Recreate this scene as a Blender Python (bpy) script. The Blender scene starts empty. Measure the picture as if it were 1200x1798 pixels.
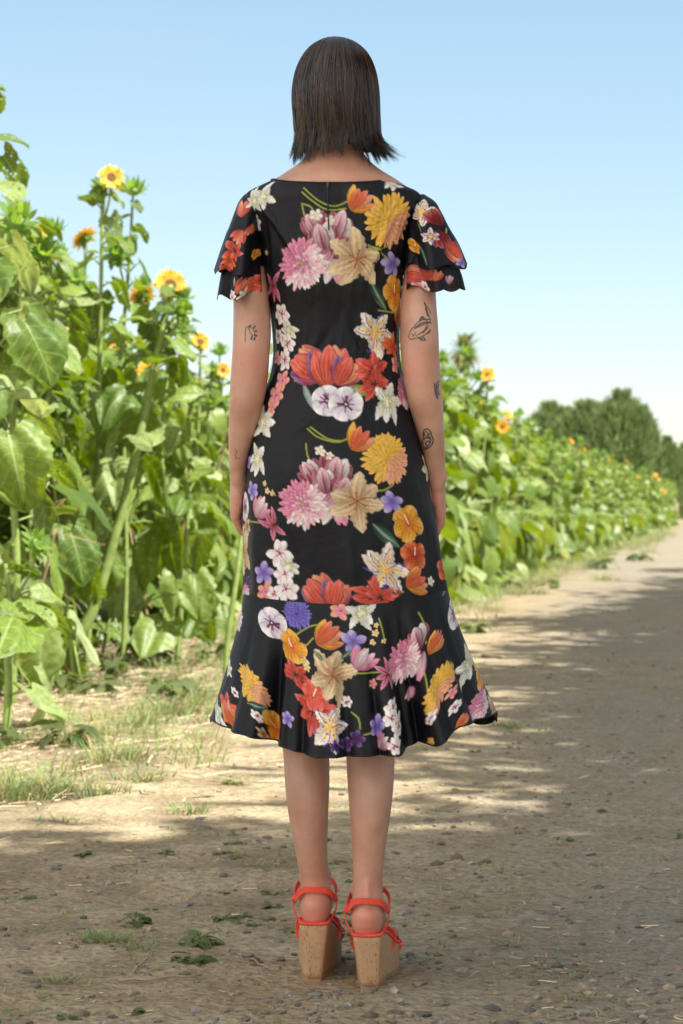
import bpy, math, random
import numpy as np
from mathutils import Vector, Matrix, Quaternion
from mathutils.bvhtree import BVHTree
random.seed(7); rng = np.random.default_rng(7)
R = math.radians; PI = math.pi
scn = bpy.context.scene; COL = scn.collection

# ------------------------------------------------------------------ camera, sky, sun
F = 4060.0; CAMZ = 0.95; HZ = 880.0          # focal length in photo pixels, eye height, horizon row
cam = bpy.data.cameras.new('camera'); camo = bpy.data.objects.new('camera', cam); COL.objects.link(camo)
camo.location = (0, 0, CAMZ); camo.rotation_euler = (R(90), 0, 0)
cam.sensor_fit = 'VERTICAL'; cam.sensor_height = 36; cam.lens = F/1798*36
cam.shift_y = -(899-HZ)/1798; cam.clip_end = 5000; cam.clip_start = 0.05
cam.dof.use_dof = True; cam.dof.focus_distance = 4.5; cam.dof.aperture_fstop = 9
scn.camera = camo
SUN = Vector((0.50, -0.30, 0.81)).normalized()
elev = math.asin(SUN.z); az = math.atan2(SUN.x, SUN.y)
w = bpy.data.worlds.new('World'); scn.world = w; w.use_nodes = True
nt = w.node_tree; nt.nodes.clear()
sky = nt.nodes.new('ShaderNodeTexSky'); sky.sky_type = 'NISHITA'; sky.sun_disc = False
sky.sun_elevation = elev; sky.sun_rotation = az; sky.air_density = 1.0; sky.dust_density = 0.25; sky.ozone_density = 2.0
bg = nt.nodes.new('ShaderNodeBackground'); bg.inputs[1].default_value = 0.15
wo = nt.nodes.new('ShaderNodeOutputWorld')
tcw = nt.nodes.new('ShaderNodeTexCoord'); sxw = nt.nodes.new('ShaderNodeSeparateXYZ'); nt.links.new(tcw.outputs['Generated'], sxw.inputs[0])
def wmap(sock, a, b, c=0, d=1):
    n_ = nt.nodes.new('ShaderNodeMapRange'); n_.interpolation_type = 'SMOOTHSTEP'; nt.links.new(sock, n_.inputs[0])
    for i_, v_ in zip((1, 2, 3, 4), (a, b, c, d)): n_.inputs[i_].default_value = v_
    return n_.outputs[0]
def wmath(op, a, b):
    n_ = nt.nodes.new('ShaderNodeMath'); n_.operation = op; n_.use_clamp = True
    for i_, v_ in enumerate((a, b)):
        if isinstance(v_, (int, float)): n_.inputs[i_].default_value = v_
        else: nt.links.new(v_, n_.inputs[i_])
    return n_.outputs[0]
# unseen warm white glow added high up and behind the viewer as fill light; a few wisps low in front
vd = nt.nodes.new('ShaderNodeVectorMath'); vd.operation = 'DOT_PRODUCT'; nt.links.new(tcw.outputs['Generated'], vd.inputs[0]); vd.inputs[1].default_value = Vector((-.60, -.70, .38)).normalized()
key = wmap(vd.outputs['Value'], .25, .85)  # brighter out-of-view sky patch, back-left, added as key light on the person
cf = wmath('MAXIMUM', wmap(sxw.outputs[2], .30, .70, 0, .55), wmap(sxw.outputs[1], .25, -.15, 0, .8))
wn = nt.nodes.new('ShaderNodeTexNoise'); wn.inputs['Scale'].default_value = 2.2; wn.inputs['Detail'].default_value = 5; wmp = nt.nodes.new('ShaderNodeMapping'); wmp.inputs['Scale'].default_value = (1, 1, 5)
nt.links.new(tcw.outputs['Generated'], wmp.inputs[0]); nt.links.new(wmp.outputs[0], wn.inputs['Vector'])
wisp = wmath('MULTIPLY', wmap(wn.outputs[0], .52, .75), .07)
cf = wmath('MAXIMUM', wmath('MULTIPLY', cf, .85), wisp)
hsw = nt.nodes.new('ShaderNodeHueSaturation'); hsw.inputs['Hue'].default_value = .492; hsw.inputs['Saturation'].default_value = 1.05; hsw.inputs['Value'].default_value = .70; nt.links.new(sky.outputs[0], hsw.inputs['Color'])
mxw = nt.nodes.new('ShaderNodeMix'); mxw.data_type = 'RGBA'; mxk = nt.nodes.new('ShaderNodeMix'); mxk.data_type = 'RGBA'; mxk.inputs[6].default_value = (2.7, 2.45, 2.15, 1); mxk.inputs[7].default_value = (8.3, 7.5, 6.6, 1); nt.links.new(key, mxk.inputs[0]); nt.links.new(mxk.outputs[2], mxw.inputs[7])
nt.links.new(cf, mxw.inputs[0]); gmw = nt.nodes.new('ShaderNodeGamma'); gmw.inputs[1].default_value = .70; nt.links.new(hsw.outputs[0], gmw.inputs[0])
hs2 = nt.nodes.new('ShaderNodeHueSaturation'); hs2.inputs['Value'].default_value = 1.17; hs2.inputs['Saturation'].default_value = 1.08; nt.links.new(gmw.outputs[0], hs2.inputs['Color'])
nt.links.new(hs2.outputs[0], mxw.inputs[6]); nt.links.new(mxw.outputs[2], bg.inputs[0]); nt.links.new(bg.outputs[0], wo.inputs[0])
sl = bpy.data.lights.new('sun', 'SUN'); sl.energy = 5.0; sl.angle = R(0.5); sl.color = (1, 0.95, 0.86)
so = bpy.data.objects.new('sun', sl); COL.objects.link(so); so.rotation_euler = SUN.to_track_quat('Z', 'Y').to_euler()
so.location = (5, 0, 20)
scn.view_settings.view_transform = 'Standard'; scn.view_settings.look = 'None'
scn.view_settings.exposure = 1.1; scn.view_settings.gamma = 1
scn.cycles.transparent_max_bounces = 12

# ------------------------------------------------------------------ helpers
def W(px, py, Y): return Vector(((px-600)/F*Y, Y, CAMZ-(py-HZ)/F*Y))
def lin(c):
    c = np.asarray(c, float)/255.0
    return np.where(c <= 0.04045, c/12.92, ((c+0.055)/1.055)**2.4)
def tag(o, label=None, cat=None, group=None, kind=None):
    if label: o['label'] = label
    if cat: o['category'] = cat
    if group: o['group'] = group
    if kind: o['kind'] = kind
    return o
def empty(name, loc=(0, 0, 0), rz=0, s=1):
    o = bpy.data.objects.new(name, None); COL.objects.link(o); o.location = loc
    o.rotation_euler = (0, 0, rz); o.scale = (s, s, s); o.empty_display_size = .1
    return o
def mesh(name, V, Fc, smooth=True, uv=None, col=None):
    me = bpy.data.meshes.new(name)
    V = np.asarray(V, np.float32)
    if isinstance(Fc, np.ndarray):
        n, k = Fc.shape
        me.vertices.add(len(V)); me.vertices.foreach_set('co', V.ravel())
        me.loops.add(n*k); me.loops.foreach_set('vertex_index', Fc.astype(np.int32).ravel())
        me.polygons.add(n); me.polygons.foreach_set('loop_start', np.arange(0, n*k, k, dtype=np.int32))
        me.polygons.foreach_set('loop_total', np.full(n, k, np.int32))
        me.update(calc_edges=True)
    else:
        me.from_pydata([tuple(v) for v in V.tolist()], [], Fc); me.update()
    me.polygons.foreach_set('use_smooth', np.full(len(me.polygons), smooth))
    if uv is not None:
        l = me.uv_layers.new(name='UVMap'); idx = np.empty(len(me.loops), np.int32); me.loops.foreach_get('vertex_index', idx)
        l.data.foreach_set('uv', np.asarray(uv, np.float32)[idx].ravel())
    if col is not None:
        a = me.color_attributes.new('Col', 'FLOAT_COLOR', 'POINT')
        c = np.ones((len(V), 4), np.float32); c[:, :3] = col; a.data.foreach_set('color', c.ravel())
    return me
def obj(name, me, mat=None, parent=None):
    o = bpy.data.objects.new(name, me); COL.objects.link(o)
    if mat is not None and len(me.materials) == 0: me.materials.append(mat)
    if parent is not None: o.parent = parent
    return o
class MB:
    def __init__(s): s.V = []; s.F = []; s.UV = []; s.C = []; s.n = 0
    def add(s, V, Fc, uv=None, col=None):
        V = np.asarray(V, float); s.V.append(V); s.F += [tuple(i+s.n for i in f) for f in Fc]
        s.UV.append(np.zeros((len(V), 2)) if uv is None else np.asarray(uv)); s.C.append(np.ones((len(V), 3)) if col is None else np.broadcast_to(np.asarray(col), (len(V), 3)))
        s.n += len(V); return s
    def mesh(s, name, smooth=True):
        return mesh(name, np.concatenate(s.V), s.F, smooth, np.concatenate(s.UV), np.concatenate(s.C))
    def tube(s, pts, rad, n=8, cap=True, flat=None, col=None):
        pts = [Vector(p) for p in pts]; V = []; k = len(pts); uv = []
        up = Vector((0, 1, 0)) if abs((pts[-1]-pts[0]).normalized().y) < .8 else Vector((1, 0, 0))
        for i, p in enumerate(pts):
            d = (pts[min(i+1, k-1)]-pts[max(i-1, 0)]).normalized()
            a = d.cross(up).normalized(); b = a.cross(d)
            r = rad[i] if hasattr(rad, '__len__') else rad
            ra, rb = r if hasattr(r, '__len__') else (r, r)
            for j in range(n):
                t = 2*PI*j/n; V.append(p+a*(ra*math.cos(t))+b*(rb*math.sin(t))); uv.append((j/n, i/k))
        Fc = [(i*n+j, i*n+(j+1) % n, (i+1)*n+(j+1) % n, (i+1)*n+j) for i in range(k-1) for j in range(n)]
        if cap: Fc += [tuple(range(n))[::-1], tuple((k-1)*n+j for j in range(n))]
        return s.add([tuple(v) for v in V], Fc, uv, col)
def spline(P, m):
    P = np.asarray(P, float); n = len(P); x = np.linspace(0, n-1, m); out = []
    for t in x:
        i = min(int(t), n-2); f = t-i
        p0, p1, p2, p3 = P[max(i-1, 0)], P[i], P[i+1], P[min(i+2, n-1)]
        out.append(.5*((2*p1)+(-p0+p2)*f+(2*p0-5*p1+4*p2-p3)*f*f+(-p0+3*p1-3*p2+p3)*f**3))
    return np.array(out)
def interp(z, tab, k):      # smooth table lookup, tab rows (key, v1, v2...)
    tab = np.asarray(tab, float); o = np.argsort(tab[:, 0]); x = tab[o, 0]; y = tab[o, k]
    m = np.gradient(y, x); z = np.asarray(z, float); i = np.clip(np.searchsorted(x, z)-1, 0, len(x)-2)
    h = x[i+1]-x[i]; t = np.clip((z-x[i])/h, 0, 1)
    return (2*t**3-3*t*t+1)*y[i]+(t**3-2*t*t+t)*h*m[i]+(-2*t**3+3*t*t)*y[i+1]+(t**3-t*t)*h*m[i+1]
_perm = rng.random((256, 256))
def vnoise(x, y, seed=0):
    x = np.asarray(x, float)+seed*17.3; y = np.asarray(y, float)+seed*31.7
    xi = np.floor(x).astype(int); yi = np.floor(y).astype(int); fx = x-xi; fy = y-yi
    fx = fx*fx*(3-2*fx); fy = fy*fy*(3-2*fy); g = lambda a, b: _perm[a % 256, b % 256]
    return (g(xi, yi)*(1-fx)+g(xi+1, yi)*fx)*(1-fy)+(g(xi, yi+1)*(1-fx)+g(xi+1, yi+1)*fx)*fy
def fbm(x, y, o=4, seed=0):
    s = 0; a = .5
    for i in range(o): s = s+a*vnoise(np.asarray(x)*2**i, np.asarray(y)*2**i, seed+i); a *= .5
    return s
def gridf(nr, nc, closed=False):
    i, j = np.meshgrid(np.arange(nr-1), np.arange(nc if closed else nc-1), indexing='ij')
    j2 = (j+1) % nc
    return np.stack([i*nc+j, i*nc+j2, (i+1)*nc+j2, (i+1)*nc+j], -1).reshape(-1, 4)

# ------------------------------------------------------------------ materials
class NT:
    def __init__(s, name):
        s.m = bpy.data.materials.new(name); s.m.use_nodes = True; s.t = s.m.node_tree
        s.b = s.t.nodes['Principled BSDF']; s.o = s.t.nodes['Material Output']
    def n(s, typ, **k):
        nd = s.t.nodes.new('ShaderNode'+typ)
        for a, v in k.items(): setattr(nd, a, v)
        return nd
    def l(s, a, b): s.t.links.new(a, b)
    def val(s, x, sock):
        if isinstance(x, (int, float)): sock.default_value = x
        elif isinstance(x, tuple): sock.default_value = (*x, 1) if len(x) == 3 else x
        else: s.l(x, sock)
    def math(s, op, a, b=0.0, c=None):
        nd = s.n('Math', operation=op); s.val(a, nd.inputs[0]); s.val(b, nd.inputs[1])
        if c is not None: s.val(c, nd.inputs[2])
        return nd.outputs[0]
    def mix(s, f, a, b, mode='MIX'):
        nd = s.n('Mix', data_type='RGBA', blend_type=mode); s.val(f, nd.inputs[0]); s.val(a, nd.inputs[6]); s.val(b, nd.inputs[7]); return nd.outputs[2]
    def noise(s, scale, detail=4, rough=.55, vec=None, dist=0):
        nd = s.n('TexNoise'); nd.inputs['Scale'].default_value = scale; nd.inputs['Detail'].default_value = detail
        nd.inputs['Roughness'].default_value = rough; nd.inputs['Distortion'].default_value = dist
        s.l(vec if vec is not None else s.obj(), nd.inputs['Vector']); return nd.outputs[0]
    def obj(s):
        if not hasattr(s, '_tc'): s._tc = s.n('TexCoord')
        return s._tc.outputs['Object']
    def uv(s): s.obj(); return s._tc.outputs['UV']
    def ramp(s, f, *st):
        nd = s.n('ValToRGB'); e = nd.color_ramp.elements
        while len(e) < len(st): e.new(.5)
        for k, (p, c) in enumerate(st): e[k].position = p; e[k].color = (*c, 1) if hasattr(c, '__len__') else (c, c, c, 1)
        s.l(f, nd.inputs[0]); return nd.outputs[0]
    def scalev(s, v, sc):
        nd = s.n('Mapping'); s.l(v, nd.inputs[0]); nd.inputs['Scale'].default_value = sc; return nd.outputs[0]
    def bump(s, h, dist, strength=1.0):
        nd = s.n('Bump'); nd.inputs['Distance'].default_value = dist; nd.inputs['Strength'].default_value = strength
        s.l(h, nd.inputs['Height']); s.l(nd.outputs[0], s.b.inputs['Normal']); return s
    def set(s, **k):
        for a, v in k.items(): s.val(v, s.b.inputs[a.replace('_', ' ')])
        return s
    def attr(s, name='Col'):
        nd = s.n('Attribute'); nd.attribute_name = name; return nd.outputs['Color']

def mat_plain(name, c, rough=.6, var=.25, scale=40, spec=.4, bump=0):
    m = NT(name); n = m.noise(scale); c = np.array(c)
    m.set(Base_Color=m.ramp(n, (.3, tuple(c*(1-var))), (.7, tuple(np.minimum(c*(1+var), 1)))), Roughness=rough)
    m.b.inputs['Specular IOR Level'].default_value = spec
    if bump: m.bump(n, bump)
    return m.m
def mat_leaf(name, c1, c2, trans=.45, veins=True, rough=.42, under=None, attr=False, pale=None):
    m = NT(name); oi = m.n('ObjectInfo'); rnd = oi.outputs['Random']
    if attr: sx_ = m.n('SeparateXYZ'); m.l(m.attr(), sx_.inputs[0]); rnd = sx_.outputs[0]
    base = m.ramp(rnd, (.0, c1), (.68, c2), (1.0, pale)) if pale else m.mix(rnd, c1, c2)
    n = m.noise(9, 3); base = m.mix(m.ramp(n, (.35, 0), (.7, .55)), base, tuple(np.array(c1)*.62))
    spots = m.ramp(m.noise(30, 3), (.64, 0), (.70, .85)); base = m.mix(spots, base, (.17, .12, .04)); base = m.mix(m.ramp(m.noise(5, 2), (.60, 0), (.75, .45)), base, (.30, .30, .07))
    if veins:
        sx = m.n('SeparateXYZ'); m.l(m.uv(), sx.inputs[0]); t, s_ = sx.outputs[1], sx.outputs[0]
        a = m.math('ABSOLUTE', m.math('SUBTRACT', s_, .5)); mid = m.math('LESS_THAN', a, .013)
        q = m.math('FRACT', m.math('SUBTRACT', m.math('MULTIPLY', t, 5.5), m.math('MULTIPLY', a, 3.6)))
        sv = m.math('LESS_THAN', m.math('ABSOLUTE', m.math('SUBTRACT', q, .5)), .045)
        v = m.math('MAXIMUM', mid, m.math('MULTIPLY', sv, .6))
        base = m.mix(m.math('MULTIPLY', v, .7), base, (.34, .42, .17))
        hb = m.math('SUBTRACT', m.math('MULTIPLY', n, .6), m.math('MULTIPLY', v, .5)); m.bump(hb, .006)
    m.set(Base_Color=base, Roughness=rough); m.b.inputs['Specular IOR Level'].default_value = .45
    tr = m.n('BsdfTranslucent'); hs = m.n('HueSaturation'); hs.inputs['Saturation'].default_value = 1.25; hs.inputs['Value'].default_value = 1.9
    hs.inputs['Hue'].default_value = .475
    m.l(base, hs.inputs['Color']); m.l(hs.outputs[0], tr.inputs[0])
    mx = m.n('MixShader'); mx.inputs[0].default_value = trans; m.l(m.b.outputs[0], mx.inputs[1]); m.l(tr.outputs[0], mx.inputs[2])
    m.l(mx.outputs[0], m.o.inputs[0]); return m.m
def mat_attr(name, rough=.6, spec=.4, jitter=None, trans=0):
    m = NT(name); c = m.attr()
    if jitter: c = m.mix(m.ramp(m.noise(jitter), (.3, .45), (.7, 0)), c, (0, 0, 0))
    m.set(Base_Color=c, Roughness=rough); m.b.inputs['Specular IOR Level'].default_value = spec
    if trans:
        tr = m.n('BsdfTranslucent'); m.l(c, tr.inputs[0]); mx = m.n('MixShader'); mx.inputs[0].default_value = trans
        m.l(m.b.outputs[0], mx.inputs[1]); m.l(tr.outputs[0], mx.inputs[2]); m.l(mx.outputs[0], m.o.inputs[0])
    return m.m

M = {}
M['leaf'] = mat_leaf('sunflower_leaf', (.085, .155, .022), (.185, .28, .05), rough=.45, trans=.30, pale=(.36, .44, .20))
M['leaf_far'] = mat_leaf('sunflower_leaf_far', (.09, .155, .024), (.21, .30, .06), veins=False, rough=.45, trans=.28, attr=True, pale=(.42, .49, .25))
M['stem'] = mat_plain('stem_green', (.22, .30, .08), .55, .25, 25, bump=.002)
M['petal'] = mat_attr('sunflower_petal', .5, trans=.35)
M['disc'] = mat_plain('seed_disc', (.16, .10, .02), .9, .6, 120, bump=.004)
M['bract'] = mat_leaf('bract', (.16, .28, .06), (.22, .36, .10), veins=False)
M['weed'] = mat_leaf('weed_leaf', (.095, .135, .045), (.17, .215, .09), veins=False, rough=.5)
M['drystem'] = mat_plain('dry_stem', (.30, .22, .11), .8, .35, 20, bump=.002)
M['wilt'] = mat_leaf('wilted_leaf', (.10, .085, .03), (.20, .20, .06), trans=.2, veins=False, rough=.7)
M['grass'] = mat_attr('grass_blade', .55, trans=.35)
M['straw'] = mat_attr('straw_litter', .7)
M['stone'] = mat_attr('stone', .85, jitter=60)
M['wood'] = mat_plain('weathered_wood', (.30, .23, .16), .8, .35, 18, bump=.004)
M['bark'] = mat_plain('bark', (.12, .095, .07), .9, .4, 12, bump=.02)
M['conifer'] = mat_attr('conifer_foliage', .7, trans=.35)
M['treeleaf'] = mat_leaf('tree_leaf', (.06, .10, .03), (.09, .14, .04), trans=.25, veins=False)
M['palm'] = mat_leaf('palm_leaf', (.16, .20, .08), (.22, .22, .10), trans=.3, veins=False)

# ground materials (world metres)
def ground_mat(name, road):
    m = NT(name); P = m.obj()
    big = m.noise(.55, 3, vec=P); mid = m.noise(3.2, 5, .62, vec=P); fine = m.noise(38, 5, .7, vec=P)
    strk = m.noise(1.0, 4, .6, vec=m.scalev(P, (26, 7, 1)))
    if road:
        c = m.ramp(mid, (.30, (.245, .185, .105)), (.52, (.385, .31, .192)), (.74, (.53, .435, .285)))
        sp = m.n('SeparateXYZ'); m.l(P, sp.inputs[0])
        gx = m.math('ADD', m.math('SUBTRACT', sp.outputs[0], m.math('MULTIPLY', sp.outputs[1], .10)), m.math('MULTIPLY', mid, 1.2))   # gravelled wheel track, right half
        c = m.mix(m.math('MULTIPLY', m.ramp(big, (.30, .35), (.60, .85)), m.ramp(gx, (.05, 0), (.75, 1))), c, (.265, .25, .205))
    else:
        c = m.ramp(mid, (.30, (.25, .195, .125)), (.52, (.38, .305, .20)), (.74, (.52, .425, .285)))
        c = m.mix(m.ramp(big, (.46, 0), (.62, .6)), c, (.19, .19, .085)); c = m.mix(m.ramp(m.noise(1.6, 4, vec=P), (.48, 0), (.62, .6)), c, (.17, .125, .08))
    c = m.mix(m.ramp(fine, (.36, .62), (.58, 0)), c, (.13, .105, .075))
    c = m.mix(m.ramp(strk, (.60, 0), (.74, .45)), c, (.52, .43, .29))
    vo = m.n('TexVoronoi'); vo.inputs['Scale'].default_value = 55; m.l(P, vo.inputs['Vector'])
    c = m.mix(m.ramp(vo.outputs['Distance'], (.10, .5), (.28, 0)), c, (.24, .225, .20))
    m.set(Base_Color=c, Roughness=.95); m.b.inputs['Specular IOR Level'].default_value = .15
    h = m.math('ADD', m.math('MULTIPLY', mid, .9), m.math('ADD', m.math('MULTIPLY', fine, .35), m.math('MULTIPLY', vo.outputs['Distance'], .18)))
    m.bump(h, .035); return m.m
M['road'] = ground_mat('packed_dirt', True); M['soil'] = ground_mat('mulch_soil', False)

# ------------------------------------------------------------------ ground and track
def edgeX(Y):       # left edge of the dirt track = right edge of the field
    return np.interp(Y, [0, 5.2, 6, 7.3, 9, 12.4, 15, 17.5, 21.4, 32, 48, 96, 400], [-3, -2.2, -1.35, -.85, -.62, -.52, -.1, .35, 1.15, 3.1, 6.1, 14.2, 70])
def hgt(x, y):
    n = .05*(fbm(x*.8, y*.8, 3, 1)-.45)+.022*(fbm(x*5, y*5, 3, 2)-.45)+.010*(fbm(x*22, y*22, 2, 5)-.4)
    return n
def warp_axis(lo, hi, fine_lo, fine_hi, step, g=1.12):
    a = list(np.arange(fine_lo, fine_hi, step)); s = step; v = fine_hi
    while v < hi: a.append(v); s *= g; v += s
    a.append(hi); s = step; v = fine_lo-step; b = []
    while v > lo: b.append(v); s *= g; v -= s
    b.append(lo); return np.array(b[::-1]+a)
xs = warp_axis(-900, 900, -2.6, 2.8, .032); ys = warp_axis(-60, 1500, 3.6, 12.5, .032, 1.035)
X, Y = np.meshgrid(xs, ys); near = np.exp(-(np.hypot(X, Y-8)/40)**2); Z = hgt(X, Y)*near
Z = Z-.004
g = obj('ground', mesh('ground', np.stack([X, Y, Z], -1).reshape(-1, 3), gridf(*X.shape)), M['soil']); tag(g, kind='structure')
# track sheet, its edge dips under the soil with a ragged line
us = np.concatenate([np.linspace(0, 1, 150)[:-1]**1.0*4.6, 4.6+np.linspace(0, 1, 14)*3.4]); yr = ys[(ys > -20) & (ys < 300)]
U, Yr = np.meshgrid(us, yr); Xr = edgeX(Yr)-.15+U*(1+np.clip(Yr-12, 0, 60)*.012)
d0 = U+.9*(fbm(Xr*1.2, Yr*1.2, 4, 9)-.5)+.5*(fbm(Xr*6, Yr*6, 3, 19)-.5); d1 = 7.9-U
lift = np.where(d0 < .15, -.03+(.036)*np.clip(d0/.15, -3, 1), .006); lift = np.minimum(lift, np.where(d1 < .3, -.02, 1))
near = np.exp(-(np.hypot(Xr, Yr-8)/40)**2)
rut = -.018*np.exp(-((U-2.75)/.22)**2)
o = obj('dirt_road', mesh('dirt_road', np.stack([Xr, Yr, (hgt(Xr, Yr)+rut*0)*near+lift], -1).reshape(-1, 3), gridf(*Xr.shape)), M['road']); tag(o, kind='structure')

# loose stones, straw and grass
def ico():
    import bmesh
    bm = bmesh.new(); bmesh.ops.create_icosphere(bm, subdivisions=1, radius=1)
    V = np.array([v.co[:] for v in bm.verts]); Fc = np.array([[v.index for v in f.verts] for f in bm.faces]); bm.free(); return V, Fc
IV, IF = ico()
def scatter_mesh(tV, tF, pos, rot, scl, jit, cols, name, mat, smooth=False, kind='stuff'):
    n = len(pos); k = len(tV); V = tV[None]*scl[:, None, :]*(1+jit*(rng.random((n, k, 1))-.5))
    c, s = np.cos(rot), np.sin(rot); x = V[..., 0]*c[:, None]-V[..., 1]*s[:, None]; y = V[..., 0]*s[:, None]+V[..., 1]*c[:, None]
    V = np.stack([x, y, V[..., 2]], -1)+pos[:, None, :]
    Fc = (tF[None]+(np.arange(n)*k)[:, None, None]).reshape(-1, tF.shape[1])
    o = obj(name, mesh(name, V.reshape(-1, 3), Fc, smooth, col=np.repeat(cols, k, 0)), mat)
    if kind: tag(o, kind=kind)
    return o
def inroad(x, y, margin=.3): return x > edgeX(y)+margin
n = 20000
yy = 3.9+rng.random(n)**1.5*17; xx = -.16*yy+rng.random(n)*.34*yy
lane = np.exp(-((xx-(-.38+.135*yy+.05*np.sin(yy*1.7)))/.36)**2)+.8*np.exp(-((xx-.45)/.7)**2-((yy-4.25)/.45)**2)
keep = inroad(xx, yy, .5) & (rng.random(n) < .16+.9*lane*np.clip(fbm(xx*3, yy*3, 3, 4)*2.4-.6, 0.05, 1))
xx, yy = xx[keep], yy[keep]; n = len(xx); s = .0022+.013*rng.random(n)**3
sc = np.stack([s*(.8+rng.random(n)*.7), s*(.7+rng.random(n)*.6), s*(.35+rng.random(n)*.45)], -1)
gray = (.13+.24*rng.random(n))[:, None]*np.where(rng.random((n, 1)) < .5, np.array([[1, .94, .83]]), np.array([[1.05, .86, .62]]))
o = scatter_mesh(IV, IF, np.stack([xx, yy, hgt(xx, yy)+.006+s*.1], -1), rng.random(n)*6.3, sc, .55, gray, 'gravel', M['stone'])
tag(o, 'scattered grey gravel and clods along the wheel track of the dirt road', 'gravel')
# straw: bent flat strips
def strips(name, n, posf, lenr, wid, colf, mat, label, cat, lie=.05, bendk=.22):
    x, y = posf(n); n = len(x); L = lenr[0]+(lenr[1]-lenr[0])*rng.random(n)**2; a = rng.random(n)*2*PI; k = 5
    t = np.linspace(-.5, .5, k); bend = (rng.random(n)-.5)*bendk; wv = wid*(.5+rng.random(n))
    cx = t[None]*L[:, None]; cy = bend[:, None]*L[:, None]*(t[None]**2)*2; zz = (rng.random(n)*lie)[:, None]*(t[None]+.5)*L[:, None]*3+.008
    V = []
    for sgn in (-1, 1):
        xx = cx; yy2 = cy+sgn*wv[:, None]/2
        V.append(np.stack([x[:, None]+xx*np.cos(a)[:, None]-yy2*np.sin(a)[:, None], y[:, None]+xx*np.sin(a)[:, None]+yy2*np.cos(a)[:, None], zz+(sgn*.25*wv)[:, None]], -1))
    V = np.stack(V, 2)   # n,k,2,3
    V[..., 2] += hgt(V[..., 0], V[..., 1])
    b = (np.arange(n)*k*2)[:, None]; i = np.arange(k-1)[None]*2
    Fc = np.stack([b+i, b+i+1, b+i+3, b+i+2], -1).reshape(-1, 4)
    o = obj(name, mesh(name, V.reshape(-1, 3), Fc, False, col=np.repeat(colf(n), k*2, 0)), mat); return tag(o, label, cat, kind='stuff')
def strawcol(n): return (.30+.38*rng.random(n))[:, None]*np.array([1, .80, .52])
def pos_mulch(n):
    y = 6.2+rng.random(n)**1.2*14; x = edgeX(y)-1.0+rng.normal(0, .75, n)-.1; k = (x > -.16*y-.2)&(x < edgeX(y)+.7)&(y > 6.9+.8*rng.random(n)); return x[k], y[k]
strips('straw', 15000, pos_mulch, (.02, .16), .0042, strawcol, M['straw'], 'dry straw and stalk litter under the sunflowers', 'straw')
def pos_road(n):
    y = 3.9+rng.random(n)**1.4*12; x = -.16*y+rng.random(n)*.34*y; k = rng.random(n) < fbm(x*1.4, y*1.4, 3, 6)*1.8-.35
    return x[k], y[k]
strips('straw_bits', 2600, pos_road, (.010, .055), .0022, strawcol, M['straw'], 'thin broken straw bits strewn on the bare dirt road', 'straw', lie=.02, bendk=.15)
def gcol(n): return (np.array([.17, .24, .08])+rng.random((n, 3))*np.array([.17, .16, .08]))
def grass(name, tufts, label, cat='grass', green=1.0):
    V = []; Fc = []; C = []; k = 4; nb = 0
    for (x, y, r, h, m) in tufts:
        m = int(m*1.7)
        a = rng.random(m)*2*PI; rr = r*rng.random(m)**.7; bx = x+rr*np.cos(a); by = y+rr*np.sin(a); lean = .5+1.1*rng.random(m); hh = h*(.5+1.0*rng.random(m)); wv = .0013+.0021*rng.random(m); az_ = a+rng.normal(0, .8, m)
        t = np.linspace(0, 1, k); ox = (np.cos(az_)*lean*hh)[:, None]*t[None]**1.7; oy = (np.sin(az_)*lean*hh)[:, None]*t[None]**1.7; oz = hh[:, None]*(t[None]-.35*lean[:, None]*t[None]**2.2)
        ww = wv[:, None]*(1-t[None]**1.5*.9); px, py = -np.sin(az_)[:, None]*ww, np.cos(az_)[:, None]*ww
        zb = hgt(bx, by)[:, None]; A = np.stack([bx[:, None]+ox-px, by[:, None]+oy-py, zb+oz], -1); B = np.stack([bx[:, None]+ox+px, by[:, None]+oy+py, zb+oz], -1)
        V.append(np.stack([A, B], 2).reshape(-1, 3)); b = (nb+np.arange(m)*k*2)[:, None]; i = np.arange(k-1)[None]*2
        Fc.append(np.stack([b+i, b+i+1, b+i+3, b+i+2], -1).reshape(-1, 4)); nb += m*k*2
        c = gcol(m); dry = (rng.random(m) < .22)[:, None]; c = np.where(dry, np.array([.42, .34, .18]), c); C.append(np.repeat(c, k*2, 0))
    o = obj(name, mesh(name, np.concatenate(V), np.concatenate(Fc), False, col=np.concatenate(C)), M['grass']); return tag(o, label, cat, kind='stuff')
def gp(px, py):     # ground point under a photo pixel
    Y = F*CAMZ/(py-HZ); return (px-600)/F*Y, Y
T = []
for px, py, r, h, m in [(300,1250,.17,.11,170),(350,1230,.12,.12,120),(250,1270,.14,.09,110),(205,1330,.13,.09,100),(120,1310,.07,.10,70),(30,1400,.13,.13,120),(90,1390,.10,.10,70),(330,1425,.07,.05,60),(260,1370,.05,.05,50),(190,1650,.06,.03,90),(350,1660,.04,.025,40),(410,1375,.04,.035,30),(180,1390,.10,.07,60),(300,1300,.2,.05,90),(350,1660,.03,.02,20),(240,1665,.05,.025,50),(100,1720,.04,.02,40),(905,1278,.05,.04,40),(860,1075,.14,.10,60),(930,1045,.2,.13,80),(1060,1020,.2,.16,70),(820,1165,.12,.03,40),(880,1275,.08,.03,30),(420,1500,.05,.02,30),(470,1520,.07,.02,40),(880,1350,.05,.015,20),(620,1385,.07,.02,30),(375,1100,.3,.12,160),(400,1060,.5,.16,200),(340,1150,.2,.08,80),(240,1290,.25,.05,80),(120,1440,.1,.03,40),(980,1480,.03,.02,20)]:
    x, y = gp(px, py); T.append((x, y, r, h, m))
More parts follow.
